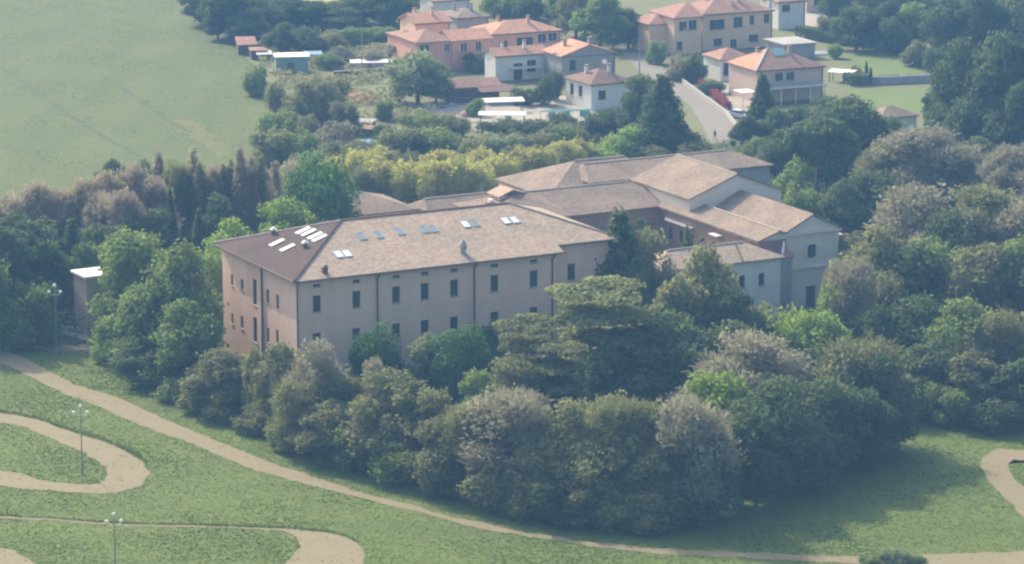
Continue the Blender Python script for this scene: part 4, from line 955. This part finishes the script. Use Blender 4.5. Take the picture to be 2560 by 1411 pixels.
T('beside the road below the cottage', [
 ('conifer','dark',1655,188,395,185),('broad','dark',1610,190,350,130),('bush','dark',1530,260,340,110),('bush','dark',1475,285,350,80),('bush','lime',1560,325,405,140),('bush','lime',1600,310,400,110),('bush','lime',1500,360,420,110),('bush','olive',1650,370,420,110),('bush','olive',1740,350,420,110),('bush','dark',1705,330,400,90),('bush','olive',1695,300,385,80)])
T('around the veranda villa', [
 ('conifer','dark',1905,185,350,110),('broad','dark',1865,285,385,90),('broad','dark',1930,270,380,120),('bush','dark',1778,197,234,66),('bush','dark',1740,130,205,60),('bush','grey',1700,130,200,70),('bush','dark',2060,240,300,70),('bush','dark',2000,255,320,70),('bush','mid',1880,345,420,110),('bush','olive',1940,360,440,110),('bush','mid',1640,100,160,50)])
T('in the gardens at the upper right', [
 ('bush','mid',2087,104,146,38),('bush','olive',2290,98,165,70),('bush','dark',2345,110,180,80),('broad','dark',2140,15,125,130),('broad','dark',2210,0,120,120),('broad','mid',2290,5,125,130),('broad','dark',2370,-10,150,140),('broad','dark',2450,-30,160,140),('broad','dark',2540,-50,160,150),('broad','dark',2640,-40,170,160),
 ('broad','mid',2180,-40,60,110),('broad','dark',2260,-40,60,110),('broad','mid',2350,-50,60,120),('bush','dark',2240,40,135,80),('broad','dark',2090,-30,60,90),('bush','olive',2065,40,100,60),('column','dark',2165,152,205,10),('column','dark',2176,168,212,10),('bush','olive',2140,160,190,30)])
T('at the upper right edge', [
 ('broad','dark',2395,90,400,150),('broad','dark',2490,75,410,180),('broad','dark',2570,60,410,160),('broad','dark',2440,160,420,150),('broad','dark',2355,165,330,110),('broad','dark',2640,40,420,170),('broad','dark',2530,200,440,150),('broad','dark',2420,240,420,140),('broad','dark',2360,250,390,110),('conifer','dark',2460,120,400,90)])
T('in the wood behind the church', [
 ('pine','dark',2040,285,540,200),('broad','dark',2110,240,430,170),('broad','mid',2130,260,430,140),('broad','mid',2200,290,430,130),('bare','grey',2310,315,540,250),('bare','olive',2220,345,530,150),('broad','dark',2400,340,520,140),('bare','grey',2520,360,580,140),('bush','mid',1985,380,520,80),
 ('broad','dark',2180,420,600,150),('broad','dark',2110,450,620,110),('bush','mid',2000,440,600,80),('broad','dark',1960,320,450,100),('bare','grey',2620,380,600,140),('broad','dark',2070,300,460,130)])
T('in the wood right of the church', [
 ('bare','grey',2300,465,760,250),('bare','olive',2460,460,740,200),('bare','grey',2550,480,760,160),('bare','grey',2125,640,930,130),('broad','olive',2190,560,850,140),('broad','dark',2250,600,860,170),('broad','mid',2350,590,860,170),('broad','olive',2460,600,880,180),('broad','mid',2550,590,880,150),
 ('broad','dark',2170,760,960,140),('broad','dark',2290,730,960,170),('broad','mid',2400,740,990,160),('bare','olive',2480,765,1010,150),('broad','olive',2560,760,1010,140),('broad','dark',2330,850,1020,160),('broad','olive',2430,880,1040,150),('broad','dark',2540,890,1050,160),
 ('broad','dark',2640,560,900,180),('broad','mid',2660,800,1050,180),('broad','olive',2200,680,900,120),('broad','dark',2380,520,800,150),('broad','dark',2190,860,1010,120),('bush','olive',2250,930,1050,110),('bush','mid',2380,960,1060,110),('bush','dark',2490,980,1075,120),('bush','mid',2090,700,930,80),('bush','olive',2130,560,760,80)])
T('in front of the cloister and church', [
 ('conifer','dark',1548,522,870,230),('conifer','dark',1600,545,860,130),('conifer','dark',1500,600,860,110),('bare','olive',1620,570,880,120),('column','dark',1716,560,800,34),('broad','olive',1755,605,940,150),('broad','dark',1835,705,960,130),('bush','olive',1895,730,930,70),('bare','olive',2090,655,900,80),('bush','mid',1985,745,930,70),('broad','olive',1680,680,960,150),
 ('cedar','cedar',1505,712,1035,270),('broad','dark',1660,770,1040,240),('broad','dark',1780,800,1030,180),('broad','dark',1590,860,1060,220),('bush','lime',1960,748,960,110),('broad','lime',2045,770,975,130),('broad','dark',1480,860,1070,190),('broad','dark',1880,780,960,120)])
T('below the front of the long wing', [
 ('dome','deep',938,812,1010,140),('dome','deep',1150,806,1020,160),('dome','deep',1225,800,960,80),('broad','silver',1066,828,1010,105),('cedar','cedar',1320,798,1080,170),('bare','olive',1290,880,1110,180),('cedar','cedar',1395,860,1110,150),
 ('broad','olive',700,850,1080,150),('bare','grey',800,838,1110,160),('broad','olive',870,925,1120,150),('bare','olive',755,945,1130,170),('bare','grey',940,890,1090,90),('broad','olive',690,930,1095,110),('broad','mid',1195,920,1130,130),('broad','olive',640,860,1060,70)])
T('along the meadow edge of the wood', [
 ('broad','olive',985,930,1175,190),('broad','olive',1060,960,1190,150),('broad','olive',820,1000,1150,140),('bare','grey',1270,965,1250,230),('bare','olive',1180,1000,1230,150),('broad','olive',1110,1040,1230,150),('bush','mid',910,1060,1170,130),('bush','mid',1010,1090,1205,130),
 ('broad','olive',1400,985,1265,170),('bare','olive',1540,978,1285,180),('bare','grey',1725,985,1300,190),('bare','olive',1630,1000,1290,160),('broad','olive',1640,1110,1310,150),('broad','olive',1480,1090,1290,180),('bare','olive',1370,1090,1280,170),('bush','olive',1240,1130,1268,140),('bush','mid',1550,1190,1316,140),
 ('broad','lime',1790,918,1180,180),('bare','grey',1880,825,1140,260),('bare','olive',2160,840,1120,210),('broad','silver',2110,880,1130,120),('broad','dark',1850,1000,1265,160),('broad','dark',1950,940,1225,180),('broad','dark',2060,940,1190,180),('broad','dark',2150,960,1165,150),('broad','dark',1770,1080,1300,150),('broad','dark',2205,880,1135,140),('broad','dark',2000,1040,1235,140),('broad','dark',1890,1060,1265,140),('bush','dark',1700,1180,1315,130),('bush','dark',1400,1190,1305,140),('bush','mid',740,1040,1120,110),('bush','olive',640,1010,1080,90),
 ('bush','olive',1320,1150,1285,130),('bush','olive',1120,1140,1235,120),('bush','olive',850,1090,1155,100),('bush','olive',560,980,1052,90),('bush','mid',460,930,1000,100),('bush','olive',1470,1200,1312,130),('broad','olive',1560,1080,1300,150),('bush','olive',1620,1220,1325,120)])
T('in the bottom right meadow', [('bush','silver',2235,1362,1415,80),('bush','mid',2175,1388,1420,60),('bush','mid',2290,1382,1418,50)])

NOUN = dict(broad='broadleaf tree', dome='dense round tree', bush='bush', bare='bare tree', column='poplar', cedar='layered cedar', conifer='conifer', pine='umbrella pine', bamboo='thicket clump')
NAME = dict(broad='broadleaf_tree', dome='chestnut_tree', bush='bush', bare='bare_tree', column='poplar', cedar='cedar_tree', conifer='conifer_tree', pine='pine_tree', bamboo='bamboo_clump')
COLW = dict(mid='mid green', dark='dark green', deep='glossy green', olive='olive green', lime='bright spring green', yellow='yellow-green', grey='grey-brown', red='reddish brown', cedar='yellowish green', silver='silvery green', scarlet='red')
ORD = ['leftmost','second from the left','third from the left','fourth from the left','fifth from the left','sixth from the left','seventh from the left','eighth from the left','ninth from the left','tenth from the left','eleventh from the left','twelfth from the left','thirteenth from the left','fourteenth from the left']
WOODS = ('left of the long convent wing','around the small tower','in the wood behind the church','in the wood right of the church','in front of the cloister and church','along the meadow edge of the wood','in the belt behind the small tower','in the top left tree belt')
fam = {}
for i, t_ in enumerate(TREES): fam.setdefault((t_[0], t_[1], t_[6]), []).append(i)
protos = {}
for i, (sh, fo, px, ty, by, wpx, reg) in enumerate(TREES):
    mem = sorted(fam[(sh, fo, reg)], key=lambda j: TREES[j][2]); k = mem.index(i); n = len(mem)
    base = f"{COLW[fo]} {NOUN[sh]}"
    if n == 1: lab = f"{base} {reg}"
    elif k == n-1: lab = f"rightmost {base} {reg}"
    elif k == 0: lab = f"leftmost {base} {reg}"
    else: lab = f"{base} {ORD[k]} {reg}"
    if reg in WOODS and sh in ('broad','bare','bush'): wpx *= 1.28
    p = G(px, by); s = scale_at(p); h = (by-ty)/(s*math.cos(PITCH)); wm = wpx/s
    grp = ('bushes ' if sh == 'bush' else 'trees ')+reg
    var = i % len(SHAPES[sh]); key = (sh, fo, var); sc = (wm/WIDE[sh], wm/WIDE[sh], h/12.0); rz = random.uniform(0, 6.28)
    if key not in protos:
        r = thing(NAME[sh], lab, 'bush' if sh == 'bush' else ('bamboo' if sh == 'bamboo' else 'tree'), tuple(p), rz, grp, sc)
        me, tm = SHAPES[sh][var]
        o = bpy.data.objects.new('foliage' if sh in ('bush','bamboo') else 'crown', me); C.objects.link(o); o.parent = r
        o.material_slots[0].link = 'OBJECT'; o.material_slots[0].material = LEAF[fo]
        t2 = bpy.data.objects.new('stem' if sh in ('bush','bamboo') else 'trunk', tm); C.objects.link(t2); t2.parent = r
        protos[key] = r
    else:
        dup(protos[key], tuple(p), rz, lab, grp, sc)

# ---- hedges
def hedge(label, pts, h, w_, fo, name='hedge'):
    P = [G(*q) for q in pts]; Vs = []; r0 = P[0].copy(); parts = []
    core = MB()
    for a, b in zip(P[:-1], P[1:]):
        d = b-a; L = np.linalg.norm(d); t_ = d/L; nrm = np.array([-t_[1], t_[0], 0])
        n = int((L*(2*h+w_))*38)
        s = RNG.random(n)*L; c_ = RNG.random(n)*(2*h+w_)
        off = np.where(c_ < h, -w_/2, np.where(c_ < h+w_, c_-h-w_/2, w_/2)); zz = np.where(c_ < h, c_, np.where(c_ < h+w_, h, c_-h-w_))
        Nn = np.where((c_ < h)[:,None], -nrm, np.where((c_ < h+w_)[:,None], np.array([0,0,1.]), nrm))
        PP = a-r0+np.outer(s, t_)+np.outer(off+RNG.normal(size=n)*.07, nrm); PP[:,2] = zz+RNG.normal(size=n)*.08
        N2 = Nn+.7*unit(n); N2 /= np.linalg.norm(N2, axis=1, keepdims=True)
        parts.append(cards(PP, N2, .26))
    V, Q = join_cards(*parts); me = np_mesh('foliage', V, Q, LEAF[fo])
    o = bpy.data.objects.new(name, me); C.objects.link(o); o.location = tuple(r0); tag(o, label, 'hedge'); return o
hedge('long dark clipped hedge beyond the carport', [(2000,92),(2100,112),(2270,120)], 2.2, 2.6, 'dark')
hedge('tall dark hedge block beside the gravel yard', [(2078,60),(2180,52)], 2.8, 3, 'dark')
hedge('square clipped hedge between the pergola and the lawns', [(2115,212),(2164,210)], 2.0, 4, 'dark')
hedge('red leaved hedge behind the roadside wall', [(1750,216),(1786,243),(1820,276)], 1.3, 1.1, 'scarlet')
hedge('low lime hedge at the foot of the garden plot', [(870,108),(990,98)], 1.0, 1.2, 'lime')
hedge('low hedge along the upper lawn', [(2180,200),(2330,196)], .7, .8, 'olive')

# ---- ground vegetation (uncountable)
def inpoly(P, poly):
    x, y = P[:,0], P[:,1]; c = np.zeros(len(P), bool); n = len(poly); j = n-1
    for i in range(n):
        xi, yi = poly[i]; xj, yj = poly[j]
        m = ((yi > y) != (yj > y)) & (x < (xj-xi)*(y-yi)/(yj-yi+1e-12)+xi); c ^= m; j = i
    return c
def patchn(x, y):
    return np.sin(x*.21+1.3*np.sin(y*.13))+np.sin(y*.17+1.1*np.sin(x*.11+2))+.6*np.sin(x*.6+y*.45)+.5*np.sin(y*.8-x*.3)
def tufts(name, n, region, exclude, h, m, label, blades=3, wd=.06, thr=None):
    poly = np.array([G(*q)[:2] for q in region]); lo, hi = poly.min(0), poly.max(0)
    P = RNG.random((n, 2))*(hi-lo)+lo; k = inpoly(P, poly)
    for ex in exclude: k &= ~inpoly(P, ex) | (RNG.random(n) < .10)
    P = P[k]
    if thr is not None: P = P[patchn(P[:,0], P[:,1]) > thr]
    n = len(P); hh = h*(.5+RNG.random(n))*(1+.3*np.clip(patchn(P[:,0], P[:,1]), -1, 1.5))
    V = np.zeros((n, blades, 3, 3))
    for b in range(blades):
        a = RNG.random(n)*6.28; o = RNG.normal(size=(n,2))*.13; dx, dy = np.cos(a)*wd, np.sin(a)*wd; lean = RNG.normal(size=(n,2))*h*.35
        V[:,b,0] = np.stack([P[:,0]+o[:,0]-dx, P[:,1]+o[:,1]-dy, np.zeros(n)], 1); V[:,b,1] = np.stack([P[:,0]+o[:,0]+dx, P[:,1]+o[:,1]+dy, np.zeros(n)], 1)
        V[:,b,2] = np.stack([P[:,0]+o[:,0]+lean[:,0], P[:,1]+o[:,1]+lean[:,1], hh], 1)
    V = V.reshape(-1, 3); me = np_mesh(name, V, np.arange(len(V)).reshape(-1, 3), m)
    o = bpy.data.objects.new(name, me); C.objects.link(o); return tag(o, label, 'grass', kind='stuff')
M_GRASS = mat('grass_blades', (.15,.215,.032), (.095,.15,.023), .08, 1.5, transl=.35, contrast=.35, finemix=.45, spec=.2)
M_GRASSF = mat('field_blades', (.10,.13,.026), (.07,.10,.02), .03, .6, transl=.35, contrast=.3, spec=.2)
tufts('meadow_grass', 340000, [(-250,700),(0,800),(240,880),(560,1040),(1000,1190),(1250,1250),(1600,1285),(1800,1270),(2000,1190),(2200,1100),(2270,1030),(2420,1000),(2900,960),(2900,1500),(-250,1500)], LOOSE[1:], .07, M_GRASS, 'rough green meadow grass below the wood', thr=None)
tufts('field_grass', 60000, [(-200,-30),(480,-30),(575,95),(700,250),(790,380),(700,430),(300,470),(-200,560)], [], .035, M_GRASSF, 'short crop growing over the upper left field', wd=.1)
M_TALL = mat('tall_grass_blades', (.17,.22,.05), (.11,.15,.035), .2, 1.5, transl=.35, contrast=.3, spec=.2)
tufts('shade_line_grass', 26000, [(-250,985),(0,1026),(100,1044),(163,1066),(250,1091),(345,1133),(370,1160),(356,1150),(300,1121),(245,1099),(160,1074),(100,1051),(0,1032),(-250,1000)], [], .14, M_TALL, 'taller grass added for a shade line above the hairpin path')  # added tufts on flat ground, shading the path edge like a bank
tufts('shade_line_grass', 26000, [(-250,1268),(0,1287),(150,1295),(300,1306),(500,1310),(700,1317),(815,1325),(880,1344),(900,1360),(870,1345),(820,1332),(700,1322),(500,1315),(300,1311),(150,1299),(0,1291),(-250,1275)], [], .14, M_TALL, 'taller grass added for a shade line above the lower path')  # second added strip, throws a thin dark line where the path begins
def under(name, n, region, h, size, m, label, thr=-9):
    poly = np.array([G(*q)[:2] for q in region]); lo, hi = poly.min(0), poly.max(0); P = RNG.random((n, 2))*(hi-lo)+lo
    P = P[inpoly(P, poly)]; P = P[patchn(P[:,0]*1.6, P[:,1]*1.6) > thr]
    rel = (P-C0[:2]); U, Vv = rel@E1[:2], rel@E2[:2]
    P = P[~((U > -.5) & (U < 49) & (Vv > -.5) & (Vv < 26.5)) & ~((U > 48) & (U < 92) & (Vv > 5) & (Vv < 60))]
    n = len(P); z = h*RNG.random(n)**.8*(1+.5*np.clip(patchn(P[:,0]*2, P[:,1]*2), -1, 1.5)); PP = np.column_stack([P, np.abs(z)+.1])
    Nn = unit(n)+np.array([0,0,.9]); Nn /= np.linalg.norm(Nn, axis=1, keepdims=True)
    V, Q = cards(PP, Nn, size); me = np_mesh(name, V, Q, m); o = bpy.data.objects.new(name, me); C.objects.link(o); return tag(o, label, 'undergrowth', kind='stuff')
under('undergrowth', 150000, [(-200,780),(0,800),(150,850),(240,880),(420,950),(560,1040),(760,1120),(1000,1192),(1250,1258),(1600,1292),(1800,1272),(2000,1192),(2200,1100),(2270,1030),(2400,1000),(2700,960),(2700,380),(1960,390),(1850,370),(1100,500),(700,600),(0,560),(-200,600)], 1.5, .42, LEAF['dark'], 'dark undergrowth filling the floor of the wood')
under('garden_scrub', 110000, [(690,200),(640,150),(560,60),(760,60),(990,130),(1010,255),(1200,330),(1440,320),(1560,330),(1700,330),(1770,356),(1500,410),(1300,370),(900,430),(700,440),(760,300)], 1.0, .36, leafmat('scrub_leaves', (.34,.34,.15), (.20,.20,.09)), 'low weedy scrub between field, sheds and thicket', thr=-.4)
